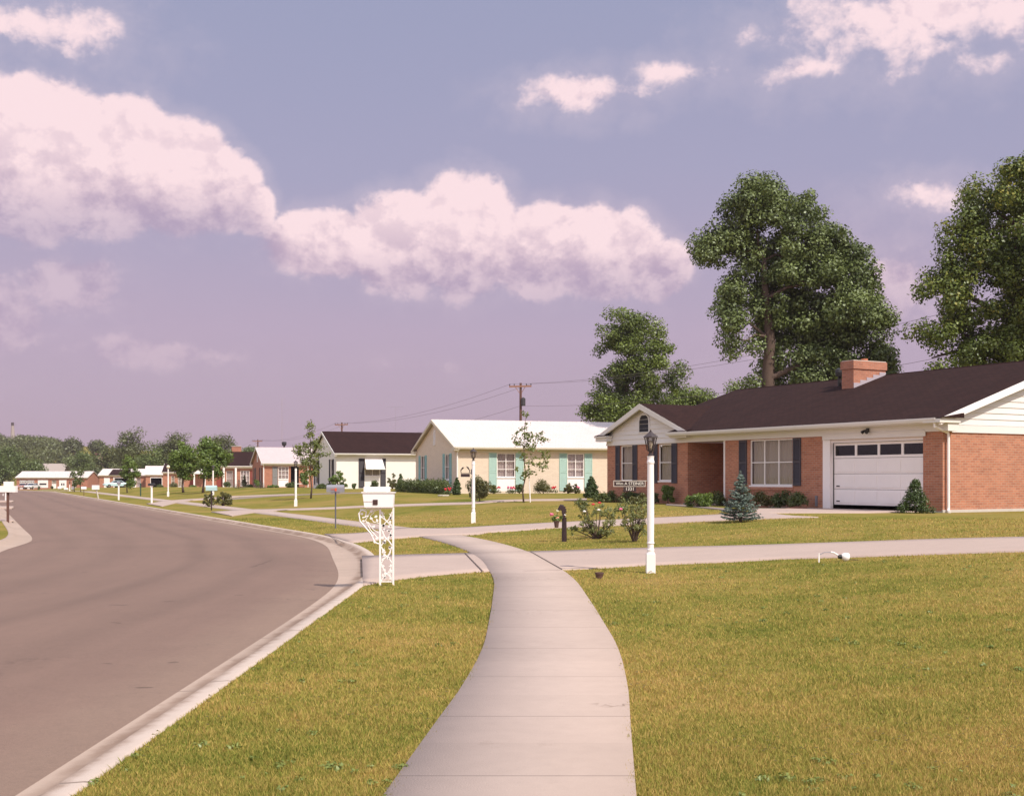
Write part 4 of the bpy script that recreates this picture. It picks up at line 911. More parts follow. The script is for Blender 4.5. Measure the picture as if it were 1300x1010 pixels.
def big_tree(name, label, lobes_px, d, base_px, trunk_top, r0, n_cl, cr, n_leaf, size, m, seed, depth=1., nb=34, group=None, inner=.3, flat=.75):
    """crown lobes measured as (column, row, radius) at distance d"""
    rd = random.Random(seed); bx = P(base_px, HOR, d); bz = float(H(bx.x, d)); t = thing(name, label, 'tree', (bx.x, d, bz), 0, group)
    L_ = []
    for q in lobes_px:
        p = P(q[0], q[1], d); r_ = q[2] * d / F; ry = r_ * (q[3] if len(q) > 3 else 1)
        L_.append((p.x - bx.x, rd.uniform(-1, 1) * r_ * .8 * depth, p.z - bz, r_, r_ * 1.1 * depth, ry))
    c, cr_ = clumps(L_, n_cl, cr, seed, inner); tp = P(*trunk_top, d)
    idx = np.random.default_rng(seed + 1).choice(len(c), min(nb, len(c)), replace=False)
    limbs(t, (0, 0, -.3), (tp.x - bx.x, 0, tp.z - bz), [(l[0], l[1], l[2]) for l in L_] + [tuple(c[i]) for i in idx], r0, bark, seed=seed)
    leaves(c, cr_, n_leaf, size, seed + 2, flat=flat, parent=t, m=m); return t
big_tree('oak_tree', 'very large spreading oak rising behind the brick house between chimney and wing', [
    (955, 262, 34), (925, 300, 26), (975, 248, 22), (1010, 262, 26), (1035, 270, 16), (905, 318, 22), (893, 332, 13), (985, 318, 40), (930, 300, 22), (1038, 330, 36), (1045, 300, 22), (1060, 372, 38), (1092, 362, 22), (1000, 365, 46),
    (940, 372, 30), (925, 405, 18), (1010, 410, 50), (1060, 425, 46), (982, 398, 26), (1062, 318, 24), (1086, 336, 18), (1106, 400, 22), (1120, 476, 18), (1075, 398, 34), (1098, 425, 30), (1112, 455, 20), (932, 432, 22), (950, 480, 16), (930, 488, 12), (1005, 470, 36), (1050, 480, 42), (1095, 482, 34), (955, 440, 12)],
    72, 981, (975, 330), .62, 640, .85, 135000, .18, oak_m, 11, .95, 60, inner=.25)
big_tree('maple_tree', 'huge leafy tree with yellowish top at the right edge behind the house roof', [
    (1290, 240, 36), (1250, 262, 34), (1232, 285, 26), (1212, 288, 14), (1275, 300, 50), (1225, 330, 34), (1195, 345, 20), (1180, 370, 16), (1250, 365, 56), (1205, 395, 30), (1320, 330, 70), (1290, 400, 62),
    (1225, 425, 42), (1183, 425, 20), (1168, 418, 10), (1180, 455, 20), (1300, 460, 56), (1245, 465, 44), (1340, 250, 60), (1380, 350, 80), (1360, 440, 80)],
    62, 1290, (1290, 290), .7, 620, .82, 120000, .17, maple_m, 21, .9, 56)
big_tree('ash_tree', 'rounded dark green tree behind the white roof, left of the brick house gable', [
    (800, 425, 28), (773, 418, 20), (765, 440, 14), (826, 430, 20), (832, 418, 9), (838, 448, 16), (795, 455, 30), (780, 485, 20), (820, 475, 26), (855, 470, 15), (868, 478, 9), (850, 488, 12),
    (800, 500, 26), (768, 520, 26), (748, 528, 12), (830, 510, 34), (800, 530, 34)], 118, 795, (798, 440), .45, 320, .95, 46000, .23, ash_m, 31, .9, 30)
for i, (lb, lob, d) in enumerate([('low bushy tree line just showing above the brick wing roof ridge', [(852, 508, 16), (875, 506, 12), (890, 504, 10), (900, 507, 8), (865, 512, 14), (880, 512, 14)], 128)]):
    big_tree('bushy_tree', lb, lob, d, 872, (872, 508), .25, 60, 1.2, 9000, .25, ash_m, 41 + i, 1, 8)
FT = [  # row of far trees behind the end of the street: label, crown, distance
    ('broad dark tree directly behind the small garage, tallest of its row', [(160, 563, 12), (172, 555, 9), (168, 572, 16), (152, 575, 12), (180, 575, 12), (165, 590, 18)], 300, 165, far_m),
    ('dark rounded tree above the roof right of the garage wing', [(222, 562, 12), (232, 560, 10), (212, 568, 10), (205, 575, 9), (220, 577, 14), (235, 575, 10), (210, 590, 14), (228, 592, 14)], 290, 221, far_m),
    ('bushy far tree between the two darker crowns', [(190, 575, 12), (196, 585, 12), (182, 588, 12), (200, 595, 10)], 285, 192, farg_m),
    ('flat-topped dark tree beyond the red brick house and its chimney', [(270, 563, 9), (282, 562, 9), (290, 569, 8), (262, 570, 9), (276, 575, 14), (292, 578, 8)], 270, 276, far_m),
    ('light green tree behind the gap left of the low white house', [(104, 583, 11), (96, 592, 9), (112, 592, 10), (106, 600, 12), (118, 598, 8)], 340, 106, farg_m),
    ('dark upright conifer-like tree beside the reddish utility pole', [(138, 575, 8), (134, 583, 9), (145, 585, 9), (130, 595, 10), (143, 597, 11)], 330, 139, far_m),
    ('small round tree standing alone on the far skyline', [(94, 563, 4), (92, 566, 4), (96, 568, 4)], 520, 94, far_m),
    ('small lone tree on the skyline right of the round one', [(124, 566, 3.2), (122, 569, 3.5), (126, 571, 3.5)], 520, 124, far_m),
    ('low green tree peeping over the ridge left of the pale-roofed house', [(318, 574, 5), (312, 577, 5), (324, 576, 5), (318, 581, 6)], 300, 318, farg_m),
    ('dark green tree at the left edge of the photo beside the far house', [(0, 592, 12), (-12, 588, 14), (10, 600, 8), (-4, 604, 12), (16, 606, 5)], 300, 0, farg_m),
    ('yellow-green tree below the wooded hill, second from the left edge', [(12, 580, 10), (22, 588, 9), (4, 576, 9), (18, 594, 10), (10, 592, 10)], 340, 12, farg_m),
    ('round green tree directly left above the far white-roofed house', [(42, 592, 7), (47, 596, 6), (38, 597, 6), (44, 600, 8)], 330, 43, farg_m),
    ('grey-green tree behind the right end of the far white-roofed house', [(98, 603, 7), (114, 606, 7), (120, 600, 7), (118, 612, 6)], 322, 112, far_m)]
for i, (lb, lob, d, bx, m_) in enumerate(FT):
    big_tree('broadleaf_tree', lb, lob, d, bx, (bx, min(q[1] for q in lob) + 6), .35, 30 + 12 * len(lob), max(.6, 1.9 * d / 300), 1500 + 900 * len(lob), .42 * d / 300, m_, 60 + i, 1, 8, 'trees beyond the end of the street')
# the wood covering the hill
r = np.random.default_rng(8); cs = []; rs_ = []
for i in range(1350):
    px = r.uniform(-150, 150) if i < 620 else r.uniform(-800, -150); d = r.uniform(430, 760); x = (px - 650) / F * d
    if 44 < px < 92 and d < 470: continue
    top = np.interp(px, [-150, -20, 0, 8, 30, 60, 80, 88, 95, 110, 150], [552, 548, 546, 549, 549, 549, 556, 566, 570, 571, 574]); z = float(H(x, d)); hh = r.uniform(9, 15)
    zt = EYE + (HOR - top) * d / F
    if z + hh > zt: hh = zt - z - r.random() * 1.5
    if hh < 3: continue
    for k in range(5): rr_ = r.uniform(2.2, 3.6); cs.append((x + r.normal(0, 2.2), d + r.normal(0, 2), z + hh - rr_ - r.random() * hh * .5)); rs_.append(rr_)
wood_o = leaves(cs, rs_, 190000, 1.0, 9, .8, .6, None, far_m, 'woodland', shell=.3); struct(wood_o, 'stuff')
# ---- young street trees
def young(name, label, px, base_py, lobes_px, r0, n_cl, cr, n_leaf, size, m, seed, stakes=False, group='young trees on the front lawns'):
    b = G(px, base_py); d = b.y; t = thing(name, label, 'tree', b, 0, group); L_ = []
    rd = random.Random(seed)
    for q in lobes_px:
        p = P(q[0], q[1], d); r_ = q[2] * d / F; L_.append((p.x - b.x, rd.uniform(-.5, .5) * r_, p.z - b.z, r_, r_, r_ * (q[3] if len(q) > 3 else 1)))
    c, cr_ = clumps(L_, n_cl, cr, seed, .2); tz = max(l[2] for l in L_); tx = [l[0] for l in L_ if l[2] == tz][0]
    limbs(t, (0, 0, -.1), (tx, 0, tz), [tuple(q) for q in c[:26]], r0, bark, .05, seed); leaves(c, cr_, n_leaf, size, seed + 5, .8, .2, t, m)
    if stakes:
        s_ = MB(); s_.tube([(.28, .1, -.1), (.20, .1, 1.7)], .028, 6); s_.build('stake', white, t)
    return t
young('young_tree', 'thin staked young tree with sparse leaves before the white-roofed cream house', 665, 637.5, [(668, 530, 5, 2), (665, 548, 9), (680, 545, 6), (657, 560, 8), (674, 560, 12), (692, 555, 8), (668, 575, 14), (690, 578, 11), (660, 588, 9), (682, 590, 13), (666, 600, 8)], .035, 110, .15, 950, .11, young_m, 71, True)
young('young_tree', 'slender young tree with tufted top on the lawn by the white house', 394.5, 632.5, [(393, 540, 5, 1.5), (391, 552, 5), (397, 560, 6), (385, 570, 9), (402, 568, 8), (393, 575, 12), (378, 575, 6), (410, 574, 6), (392, 588, 13), (402, 595, 8), (396, 602, 6)], .05, 70, .28, 2400, .12, young_m, 72)
young('street_tree', 'bright green bushy lawn tree in front of the white-columned brick house', 257.5, 625.5, [(262, 562, 6, 1.6), (258, 575, 9), (272, 572, 9), (266, 585, 13), (280, 582, 8), (287, 577, 5), (262, 598, 10), (274, 597, 8)], .10, 90, .5, 5200, .2, bright_m, 73)
young('street_tree', 'bright green rounded lawn tree in front of the small brown house', 232.8, 625.2, [(232, 570, 8), (240, 573, 8), (224, 578, 7), (235, 583, 13), (222, 590, 7), (244, 588, 9), (234, 598, 11)], .10, 90, .5, 5200, .2, bright_m, 74)
young('young_tree', 'yellow-green sapling beside the pale blue car on the far lawn', 161.5, 625.5, [(162, 584, 3, 1.4), (168, 590, 5), (160, 595, 5), (172, 600, 5), (163, 606, 6), (158, 602, 4), (166, 613, 4)], .06, 60, .4, 2600, .2, bright_m, 75)
young('young_tree', 'thin sparse sapling before the far white-roofed house, left one of two', 94.5, 624, [(94, 602, 3, 2), (96, 608, 3), (95, 613, 3)], .05, 24, .35, 300, .22, shrub_m, 76)
young('young_tree', 'thin sparse sapling before the far white-roofed house, right one of two', 102.5, 624.2, [(102, 600, 3, 2), (104, 608, 3), (101, 612, 3)], .05, 24, .35, 300, .22, shrub_m, 77)
# ---- shrubs and evergreens
def plant(kind, label, px, ytop, wpx, d, m, form='round', n=900, size=.06, seed=0, group=None, cat='shrub', base=None):
    x = (px - 650) / F * d; z = float(H(x, d)) if base is None else base; h_ = EYE + (HOR - ytop) * d / F - z; w_ = wpx / 2 * d / F
    t = thing(kind, label, cat, (x, d, z), 0, group); rr = np.random.default_rng(seed)
    if form == 'cone':
        k = 60; f = rr.random(k) ** .8; a_ = rr.random(k) * 6.283; rad = w_ * (1 - f * .93) * (.55 + .35 * rr.random(k))
        c = np.stack([rad * np.cos(a_), rad * np.sin(a_), h_ * (.06 + .9 * f)], 1); cr_ = w_ * (.36 - .20 * f)
        c = np.r_[c, [[0, 0, h_ * q] for q in (.15, .35, .55, .75, .93)]]; cr_ = np.r_[cr_, [w_ * .7, w_ * .6, w_ * .42, w_ * .25, w_ * .1]]
        leaves(c, cr_, n, size, seed, .9, .5, t, m, 'foliage', shell=.2)
    elif form == 'open':
        k = 36; v = rr.normal(size=(k, 3)); v /= np.linalg.norm(v, axis=1)[:, None]; v[:, 2] = np.abs(v[:, 2])
        c = v * np.array([w_, w_, h_ * .82]) * (.45 + .5 * rr.random((k, 1))); c[:, 2] += h_ * .12
        leaves(c, np.full(k, w_ * .24), n, size, seed, .9, .3, t, m, 'foliage')
        mb = MB()
        for q in c[:16]: mb.tube([(0, 0, -.03), Vector(q) * .5 + Vector((0, 0, .02)), Vector(q)], [.02 * h_ + .004, .012 * h_ + .002, .004], 5, False)
        mb.build('stem', bark, t)
    else:
        k = 22; v = rr.normal(size=(k, 3)); v /= np.linalg.norm(v, axis=1)[:, None]; v[:, 2] = np.abs(v[:, 2]) * .9
        c = v * np.array([w_ * .62, w_ * .62, h_ * .62]) * (.5 + .5 * rr.random((k, 1))); c[:, 2] = h_ * (.16 + .62 * rr.random(k)) if h_ > 1.5 * w_ else c[:, 2] + h_ * .18
        leaves(c, np.full(k, min(w_, h_) * .38) * (.8 + .4 * rr.random(k)), n, size, seed, .9, .4, t, m, 'foliage', shell=.25)
    if form != 'open':
        mb = MB().tube([(0, 0, -.05), (0, 0, h_ * .45)], [.03, .015], 6); mb.build('stem', bark, t)
    return t
def spruce(label, px, ytop, wpx, base_py, d, seed, n_w=15, per=60, nb=15):
    x = (px - 650) / F * d; z = float(H(x, d)); h_ = EYE + (HOR - ytop) * d / F - z; w_ = wpx / 2 * d / F
    t = thing('blue_spruce', label, 'spruce', (x, d, z)); rd = random.Random(seed); rr = np.random.default_rng(seed); mb = MB().tube([(0, 0, -.05), (0, 0, h_)], [.035 * h_, .006], 7); cs, rs = [], []
    for k in range(n_w):
        f = (k + .4) / n_w; zz = h_ * (.05 + .88 * f); R_ = w_ * (1 - f) ** .85 * rd.uniform(.88, 1.1)
        for j in range(max(5, int(nb * (1 - f * .6)))):
            a_ = rd.uniform(0, 6.283); rr_ = R_ * rd.uniform(.72, 1.08); tip = Vector((math.cos(a_) * rr_, math.sin(a_) * rr_, zz + rd.uniform(-.1, .35) * h_ / n_w + rr_ * .05))
            mb.tube([(0, 0, zz + .02), tip * .5 + Vector((0, 0, zz * .5 - rr_ * .05)), tip], [.008, .006, .003], 4, False)
            for q in (.35, .55, .72, .88, 1.):
                b_ = Vector((0, 0, zz)).lerp(tip, q); b_.z -= rr_ * .08 * math.sin(q * 3.14); cs.append(tuple(b_)); rs.append(.045 * h_ * (1.05 - .35 * q))
    for q in (.9, .95, .985): cs.append((0, 0, h_ * q)); rs.append(.03 * h_)
    mb.build('trunk', bark, t); leaves(cs, rs, int(len(cs) * per * .35), .038 * h_ / 1.4 * 1.3, seed, .62, .7, t, spruce_m, 'foliage', .30); return t
spruce('silvery blue spruce on the lawn in front of the big brick house window', 940, 597, 60, 668, 31.3, 1)
spruce('small blue spruce by the corner of the pale-roofed house, right one of two', 331, 610, 24, 625, 100, 2, 10, 26, 10)
spruce('small blue spruce before the white-columned brick house, left one of two', 303, 608, 27, 624, 104, 3, 10, 26, 10)
FY = lambda px, off: (lambda r_: 35 + .876 * ((12.76 - 35 * r_) / (.482 + .876 * r_)) - off)((px - 650) / F)
plant('cone_evergreen', 'dark green cone-shaped evergreen at the right edge of the garage door', 1162, 607.5, 46, FY(1162, 1.35), yew_m, 'cone', 5200, .05, 5, cat='evergreen')
for i, (lb, px, yt, wp, off, m_, fm, n) in enumerate([
    ('bright rounded leafy shrub on the lawn before the brick porch', 889, 621, 38, 3.9, bright_m, 'open', 2600),
    ('low dark shrub at the foot of the dark porch wall', 910, 620, 34, .8, shrub_m, 'round', 1600),
    ('dark shrub behind the blue spruce under the left window edge', 945, 616, 26, .7, shrub_m, 'round', 1400),
    ('olive brown-tinged shrub under the middle of the picture window', 968, 619, 34, .8, olive_m, 'round', 1500),
    ('dark green shrub under the right half of the picture window', 990, 618, 34, .8, shrub_m, 'round', 1800),
    ('bright dark-leaved shrub nearest the brick pier by the garage', 1013, 620, 34, .9, shrub_m, 'round', 2000),
    ('upright bright green clipped shrub below the wing’s right-hand window', 848, 611, 21, .7, bright_m, 'round', 3200),
    ('small dark shrub hiding behind the white lamp post at the wing', 831, 623, 16, .7, shrub_m, 'round', 900),
    ('low juniper under the name sign against the brick wing', 800, 619, 34, 1.1, shrub_m, 'open', 2200),
    ('low spreading bush at the left corner of the brick wing', 772, 622, 40, 1.4, shrub_m, 'open', 2200),
    ('yellowish low bush on the lawn just left of the lamp post', 812, 626, 30, 2.6, olive_m, 'open', 1500)]):
    plant('shrub', lb, px, yt, wp, FY(px, off), m_, fm, n, .062, 100 + i, 'shrubs along the brick house')
LW = lambda px, off: (lambda l: 70 + .309 * l - off)((((px - 650) / F) * 70 + 3.27) / (.951 - .309 * (px - 650) / F))
for i, (lb, px, yt, wp, d, m_, fm, n, k) in enumerate([
    ('large dome-shaped dark evergreen between the cream house and the brick wing', 751, 603, 24, 58, yew_m, 'cone', 5000, 'cone_evergreen'),
    ('cone evergreen at the corner of the cream house gable', 580, 605.5, 17, 66, yew_m, 'cone', 3000, 'cone_evergreen'),
    ('big brown-green bush right behind the second lamp post', 609, 600, 38, 52, olive_m, 'round', 4200, 'shrub'),
    ('wide clipped dark shrub centred below the cream wall', 690, 605.5, 28, LW(690, 1.2), olive_m, 'round', 2600, 'shrub'),
    ('small clipped round shrub beside the white stake', 660, 613, 14, LW(660, 1.0), shrub_m, 'round', 1500, 'shrub'),
    ('half hidden round shrub to the right of the brown-green bush', 626, 613.5, 12, LW(626, 1.), shrub_m, 'round', 1200, 'shrub'),
    ('loose shrub below the right-hand aqua-shuttered window', 721, 609, 14, LW(721, 1.), olive_m, 'open', 1400, 'shrub'),
    ('small loose shrub next to the right-hand aqua shutter', 731, 612, 12, LW(731, 1.), olive_m, 'open', 1000, 'shrub')]):
    plant(k, lb, px, yt, wp, d, m_, fm, n, .075, 130 + i, 'shrubs by the cream house', 'shrub')
h_ = thing('hedge', 'feathery clipped hedge along the tan gable of the cream house', 'hedge', (0, 0, 0)); cs, rs = [], []
for i in range(60):
    px = 507 + 60 * i / 59; d = 76 - 8 * i / 59; x = (px - 650) / F * d; z = float(H(x, d)); tp_ = EYE + (HOR - (610.5 + 2.2 * math.sin(i * .9))) * d / F
    for q in (.25, .6, .85): cs.append((x + random.uniform(-.15, .15), d + random.uniform(-.4, .4), z + (tp_ - z) * q)); rs.append(.30)
leaves(cs, rs, 9000, .09, 3, .9, .5, h_, shrub_m)
mb = MB()
for i in range(0, 60, 6): mb.tube([(cs[3 * i][0], cs[3 * i][1], cs[3 * i][2] - .5), cs[3 * i]], [.03, .015], 5)
mb.build('stem', bark, h_)
for i, (k, lb, px, yt, wp, d, m_, fm, n, sz) in enumerate([
    ('shrub', 'loose sunlit shrub with open branches at the left corner of the white house', 428, 594, 24, 88, bright_m, 'open', 2600, .11),
    ('shrub', 'tiny dark shrub against the white wall left of the black shutter', 449, 612.5, 8, 92, shrub_m, 'round', 700, .09),
    ('shrub', 'clipped green shrub under the scalloped awning', 476, 609, 14, 92, shrub_m, 'round', 1300, .09),
    ('shrub', 'leggy shrub against the white wall right of the awning', 498, 597.5, 13, 91, olive_m, 'open', 1300, .10),
    ('cone_evergreen', 'pointed evergreen at the right end of the white wall', 508.5, 600.5, 14, 88, yew_m, 'cone', 2200, .09),
    ('shrub', 'low dark shrub below the left gable of the white house', 408, 613, 20, 94, shrub_m, 'round', 1500, .1),
    ('shrub', 'low green shrub between the young tree and the white house gable', 418, 612.5, 12, 95, shrub_m, 'round', 1000, .1),
    ('shrub', 'tall loose climbing bush covering the porch of the pale-roofed house', 386, 591, 15, 124, bright_m, 'round', 2600, .13),
    ('shrub', 'low bush below the dark doorway of the pale-roofed house', 369, 611, 18, 123, shrub_m, 'round', 1500, .12),
    ('shrub', 'low grassy bush under the white-panelled window of the pale-roofed house', 347, 615, 26, 124, bright_m, 'round', 1500, .12),
    ('shrub', 'leafy bush at the left corner of the pale-roofed house', 326, 607, 9, 124, bright_m, 'round', 900, .12),
    ('shrub', 'rounded bush below the red shutter of the brick house', 288, 609, 12, 138, shrub_m, 'round', 1100, .14),
    ('shrub', 'reddish-green cone bush by the far right window of that brick house', 310, 602, 8, 138, olive_m, 'cone', 1000, .14),
    ('shrub', 'low wide bush between the blue spruces', 317, 614, 16, 138, bright_m, 'round', 1000, .14),
    ('shrub', 'clipped low hedge bush before the red front door', 245, 615, 15, 190, bright_m, 'round', 1200, .18),
    ('shrub', 'dark bush before the brown house front, left of the clipped hedge bush', 221, 611, 13, 190, olive_m, 'round', 1000, .18),
    ('shrub', 'dark bush at the corner behind the black mailbox', 203, 614, 13, 195, shrub_m, 'round', 900, .18),
    ('shrub', 'small round bush at the left end of the far white-roofed house', 49, 616, 3.5, 285, shrub_m, 'round', 300, .3),
    ('shrub', 'small dark bush beside the far house bay, right of the garage', 66, 616.5, 3.5, 285, shrub_m, 'round', 300, .3),
    ('juniper', 'spreading low juniper right beside the pale blue mailbox', 265, 619.5, 16, 64, olive_m, 'open', 1500, .08),
    ('juniper', 'flat feathery juniper on the lawn right of the pale blue mailbox', 283, 621, 24, 66, olive_m, 'open', 1800, .08)]):
    plant(k, lb, px, yt, wp, d, m_, fm, n, sz, 160 + i, 'garden plants down the street')
# ---- rose bushes
def rose(label, px, bpy_, lobes_px, stems, flowers, n, seed, m_=None):
    b = G(px, bpy_); d = b.y; t = thing('rose_bush', label, 'rose bush', b, 0, 'rose bushes beside the driveway'); L_ = []; rd = random.Random(seed)
    for q in lobes_px:
        p = P(q[0], q[1], d); r_ = q[2] * d / F; L_.append((p.x - b.x, rd.uniform(-.6, .6) * r_, p.z - b.z, r_, r_, r_))
    c, cr_ = clumps(L_, 95, .075, seed, .1); leaves(c, cr_, n, .048, seed, .9, .3, t, m_ or rose_m)
    mb = MB()
    for q in c[:stems]:
        q = Vector(q); mb.tube([(rd.uniform(-.04, .04), 0, -.03), (q.x * .35, q.y * .4, q.z * .3), (q.x * .75, q.y * .8, q.z * .7), q], [.014, .012, .007, .003], 5, False)
    mb.build('stem', bark, t)
    for (fx, fy, fm) in flowers:
        p = P(fx, fy, d - .25) - b; f_ = MB()
        for j in range(6):
            a_ = j * 1.047; f_.blob((p.x + .022 * math.cos(a_), p.y + .022 * math.sin(a_), p.z), (.022, .02, .02), 6, 4)
        f_.blob((p.x, p.y, p.z + .01), .022, 6, 4).build('rose_flower', fm, t)
    return t
rose('straggly rose bush with red and pale blooms beside the horse-head post', 758, 683.5, [(737, 640, 8), (745, 650, 14), (765, 645, 13), (780, 650, 10), (735, 668, 8), (750, 667, 14), (770, 668, 14), (757, 676, 8), (725, 672, 6)], 34,
     [(753, 640, red_petal), (761, 638, red_petal), (760, 647, white_petal), (742, 649, white_petal)], 3000, 5)
rose('taller woody rose bush close to the left of the big lamp post', 805, 687.5, [(800, 645, 16), (815, 640, 13), (790, 650, 10), (818, 655, 12), (803, 660, 14), (795, 668, 8), (814, 670, 8)], 30, [(788, 646, pink_petal)], 2100, 6)
# red-brown mulch at the foot of the brick house
for i, (px, py, wx) in enumerate(((1012, 646.5, 30), (965, 645, 26))):
    d = FY(px, 1.1); x = (px - 650) / F * d; mb = MB(); z = float(H(x, d)); rd = random.Random(i); n = 16
    vs = [(x + math.cos(6.283 * k / n) * wx / 2 * d / F * rd.uniform(.85, 1.1), d + math.sin(6.283 * k / n) * .5 * rd.uniform(.8, 1.1), z + .015) for k in range(n)] + [(x, d, z + .11)]
    mb.add(vs, [(k, (k + 1) % n, n) for k in range(n)]); struct(mb.build('mulch', mat('red_mulch', (.20, .075, .04), .95, (14, .4), .6, 30), None, True), 'stuff')
# geraniums along the cream wall and by its corner
for i, (px, py, col_) in enumerate(((568, 620, red_petal), (631, 623, red_petal), (647, 623, pink_petal), (651, 624, red_petal), (703, 623, red_petal), (733, 621, pink_petal))):
    d = LW(px, .9) if px > 580 else 64; x = (px - 650) / F * d; z = float(H(x, d)); t = thing('geranium', ['red geranium at the foot of the tan gable by the cone evergreen', 'red geranium under the left aqua-shuttered window, leftmost of three', 'pink geranium in the middle of three under the left cream-house window', 'red geranium, rightmost of three under the left cream-house window', 'red geranium between the wide clipped shrub and the right aqua shutter', 'pink geranium under the right-hand window of the cream house'][i], 'flower', (x, d, z), 0, 'geraniums along the cream house')
    f_ = MB()
    for k in range(7): f_.blob((random.Random(k + i).uniform(-.18, .18), random.Random(k * 3 + i).uniform(-.1, .1), .32 + .04 * (k % 3)), .055, 6, 4)
    f_.build('flower_head', col_, t); leaves([(0, 0, .15), (.12, 0, .14), (-.12, 0, .14)], [.16] * 3, 130, .07, i, .8, .5, t, shrub_m)

# low broad-leaved weeds scattered in the near lawn
x, y, d = lawn_points(900, 5, 30); k = (vnoise(x, y, .5, 17) > .45); x, y = x[k][:240], y[k][:240]
weed_c = np.stack([x, y, H(x, y) + .018], 1); struct(leaves(weed_c, np.random.default_rng(2).uniform(.02, .06, len(x)), 5000, .022, 77, .35, 1.2, None, leafmat('weed_leaves', (.15, .19, .045), (.25, .28, .07), trans=.2, patch=2), 'lawn_weeds'), 'stuff')
# ------------------------------------------------------------------ street furniture
lantern_glass = glassmat('lantern_glass', refl=.12); bulb_m = mat('frosted_bulb', (.75, .66, .5), .4)
def lamp_post(label, px, bpy_, topy, square=True, lantern=True, globe=False, group='white lamp posts along the front walks', W_=.125):
    b = G(px, bpy_); Ht = (EYE + (HOR - topy) * b.y / F) - b.z; t = thing('lamp_post', label, 'lamp post', b, 0, group); hp = Ht - .42
    mb = MB(); w = W_ / 2
    mb.box(-w * 1.15, w * 1.15, -w * 1.15, w * 1.15, -.05, hp * .165)
    pr = [(w * 1.15, hp * .165), (w * .9, hp * .18), (w * .98, hp * .2), (w * .82, hp * .21), (w * .82, hp * .245), (w, hp * .255), (w * .86, hp * .27), (w * .92, hp * .5), (w * .84, hp * .93), (w * .98, hp * .94), (w * .98, hp * .955), (w * .84, hp * .965), (w * .84, hp * .985), (w * .95, hp)]
    mb.lathe(pr, 20); mb.build('post', white, t)
    if globe:
        g_ = MB().blob((0, 0, hp + .16), .15, 12, 8); g_.build('globe', bulb_m, t, True); return t
    l = MB(); z = hp
    l.lathe([(.045, z), (.045, z + .03), (.03, z + .035), (.03, z + .07), (.055, z + .08), (.06, z + .095)], 12)
    n = 6; zb, zt = z + .095, z + .30
    for k in range(n):
        a = 2 * math.pi * k / n; l.tube([(.058 * math.cos(a), .058 * math.sin(a), zb), (.098 * math.cos(a), .098 * math.sin(a), zt)], .008, 4)
    l.lathe([(.105, zt), (.135, zt + .005), (.128, zt + .02), (.035, zt + .085), (.03, zt + .10), (.012, zt + .105), (.018, zt + .115), (.002, zt + .13)], 6)
    la = l.build('lantern', mat('lantern_iron', (.05, .035, .035), .5), t)
    MB().lathe([(.052, zb), (.09, zt)], 6).build('lantern_pane', lantern_glass, la)
    q = MB().lathe([(.02, zb), (.022, zb + .05), (.035, zb + .1), (.028, zb + .15), (.01, zb + .165)], 10); q.build('bulb', bulb_m, la, True)
    return t
lp = lamp_post('nearest and largest white lamp post, with black lantern and hanging name sign', 826, 727, 546)
b = lp.location; dd = b.y
# name sign on an arm, lettered tiles
sg = MB(); zc = EYE + (HOR - 613.7) * dd / F - b.z; xl = (779 - 826) * dd / F; xr = (819 - 826) * dd / F
sg.tube([(xl, 0, zc + .045), (-.05, 0, zc + .045)], .007, 6); sg.tube([(xl, 0, zc - .045), (xr, 0, zc - .045)], .007, 6); sg.tube([(xl, 0, zc - .05), (xl, 0, zc + .05)], .007, 6); sg.tube([(xr, 0, zc - .05), (xr, 0, zc + .05)], .007, 6)
xm = (799.5 - 826) * dd / F; zn = EYE + (HOR - 620.5) * dd / F - b.z
for sx in (-.08, .08): sg.tube([(xm + sx, 0, zc - .045), (xm + sx, 0, zn + .035)], .004, 5)
fr_ = sg.build('sign_frame', tan_stone, lp)
q = MB(); q.box(xl + .012, xr - .012, -.006, .006, zc - .037, zc + .037); q.box(xm - .105, xm + .105, -.006, .006, zn - .04, zn + .04); q.build('sign_plate', iron, fr_)
cream_ = mat('letter_paint', (.75, .70, .62), .6)
text('name_lettering', 'Wm A STEINER', .068, cream_, Matrix.Translation((xm, -.009, zc)) @ Matrix.Rotation(R(90), 4, 'X'), fr_)
text('number_lettering', '1331', .075, cream_, Matrix.Translation((xm, -.009, zn)) @ Matrix.Rotation(R(90), 4, 'X'), fr_)
lp2 = lamp_post('second lamp post, before the cream house, with a small scrolled iron sign', 601, 663.5, 568.5)
dd = lp2.location.y; sg = MB(); z0 = EYE + (HOR - 603) * dd / F - lp2.location.z; u = dd / F
sg.box(-16 * u, -4.5 * u, -.008, .008, z0 - .055, z0 + .05)
sg.build('sign_plate', iron, lp2); sg = MB()
sg.tube([(-15.5 * u, 0, z0 + .06), (-16 * u, 0, z0 + .16), (-13.5 * u, 0, z0 + .24), (-12 * u, 0, z0 + .26)], [.012, .016, .03, .008], 6); sg.tube([(-5 * u, 0, z0 + .06), (-5 * u, 0, z0 + .17), (-7 * u, 0, z0 + .25), (-9 * u, 0, z0 + .29)], [.012, .018, .03, .008], 6)
sg.tube([(-4 * u, 0, z0 + .06), (-2 * u, 0, z0 + .12), (-.06, 0, z0 + .12)], .012, 6); sg.tube([(-.07, 0, z0 + .02), (-.07, 0, z0 + .2)], .016, 6); sg.tube([(-15 * u, 0, z0 + .07), (-5 * u, 0, z0 + .07)], .008, 5)
sg.build('scroll_bracket', iron, lp2)
lamp_post('third lamp post, white, standing by the grey mailbox before the pale-roofed house', 375.5, 642.5, 584)
lamp_post('white lamp post with frosted globe, in front of the small brown house', 213.5, 630, 588.5, globe=True)
lamp_post('white lamp post between the two bright green lawn trees', 270.5, 628, 590)
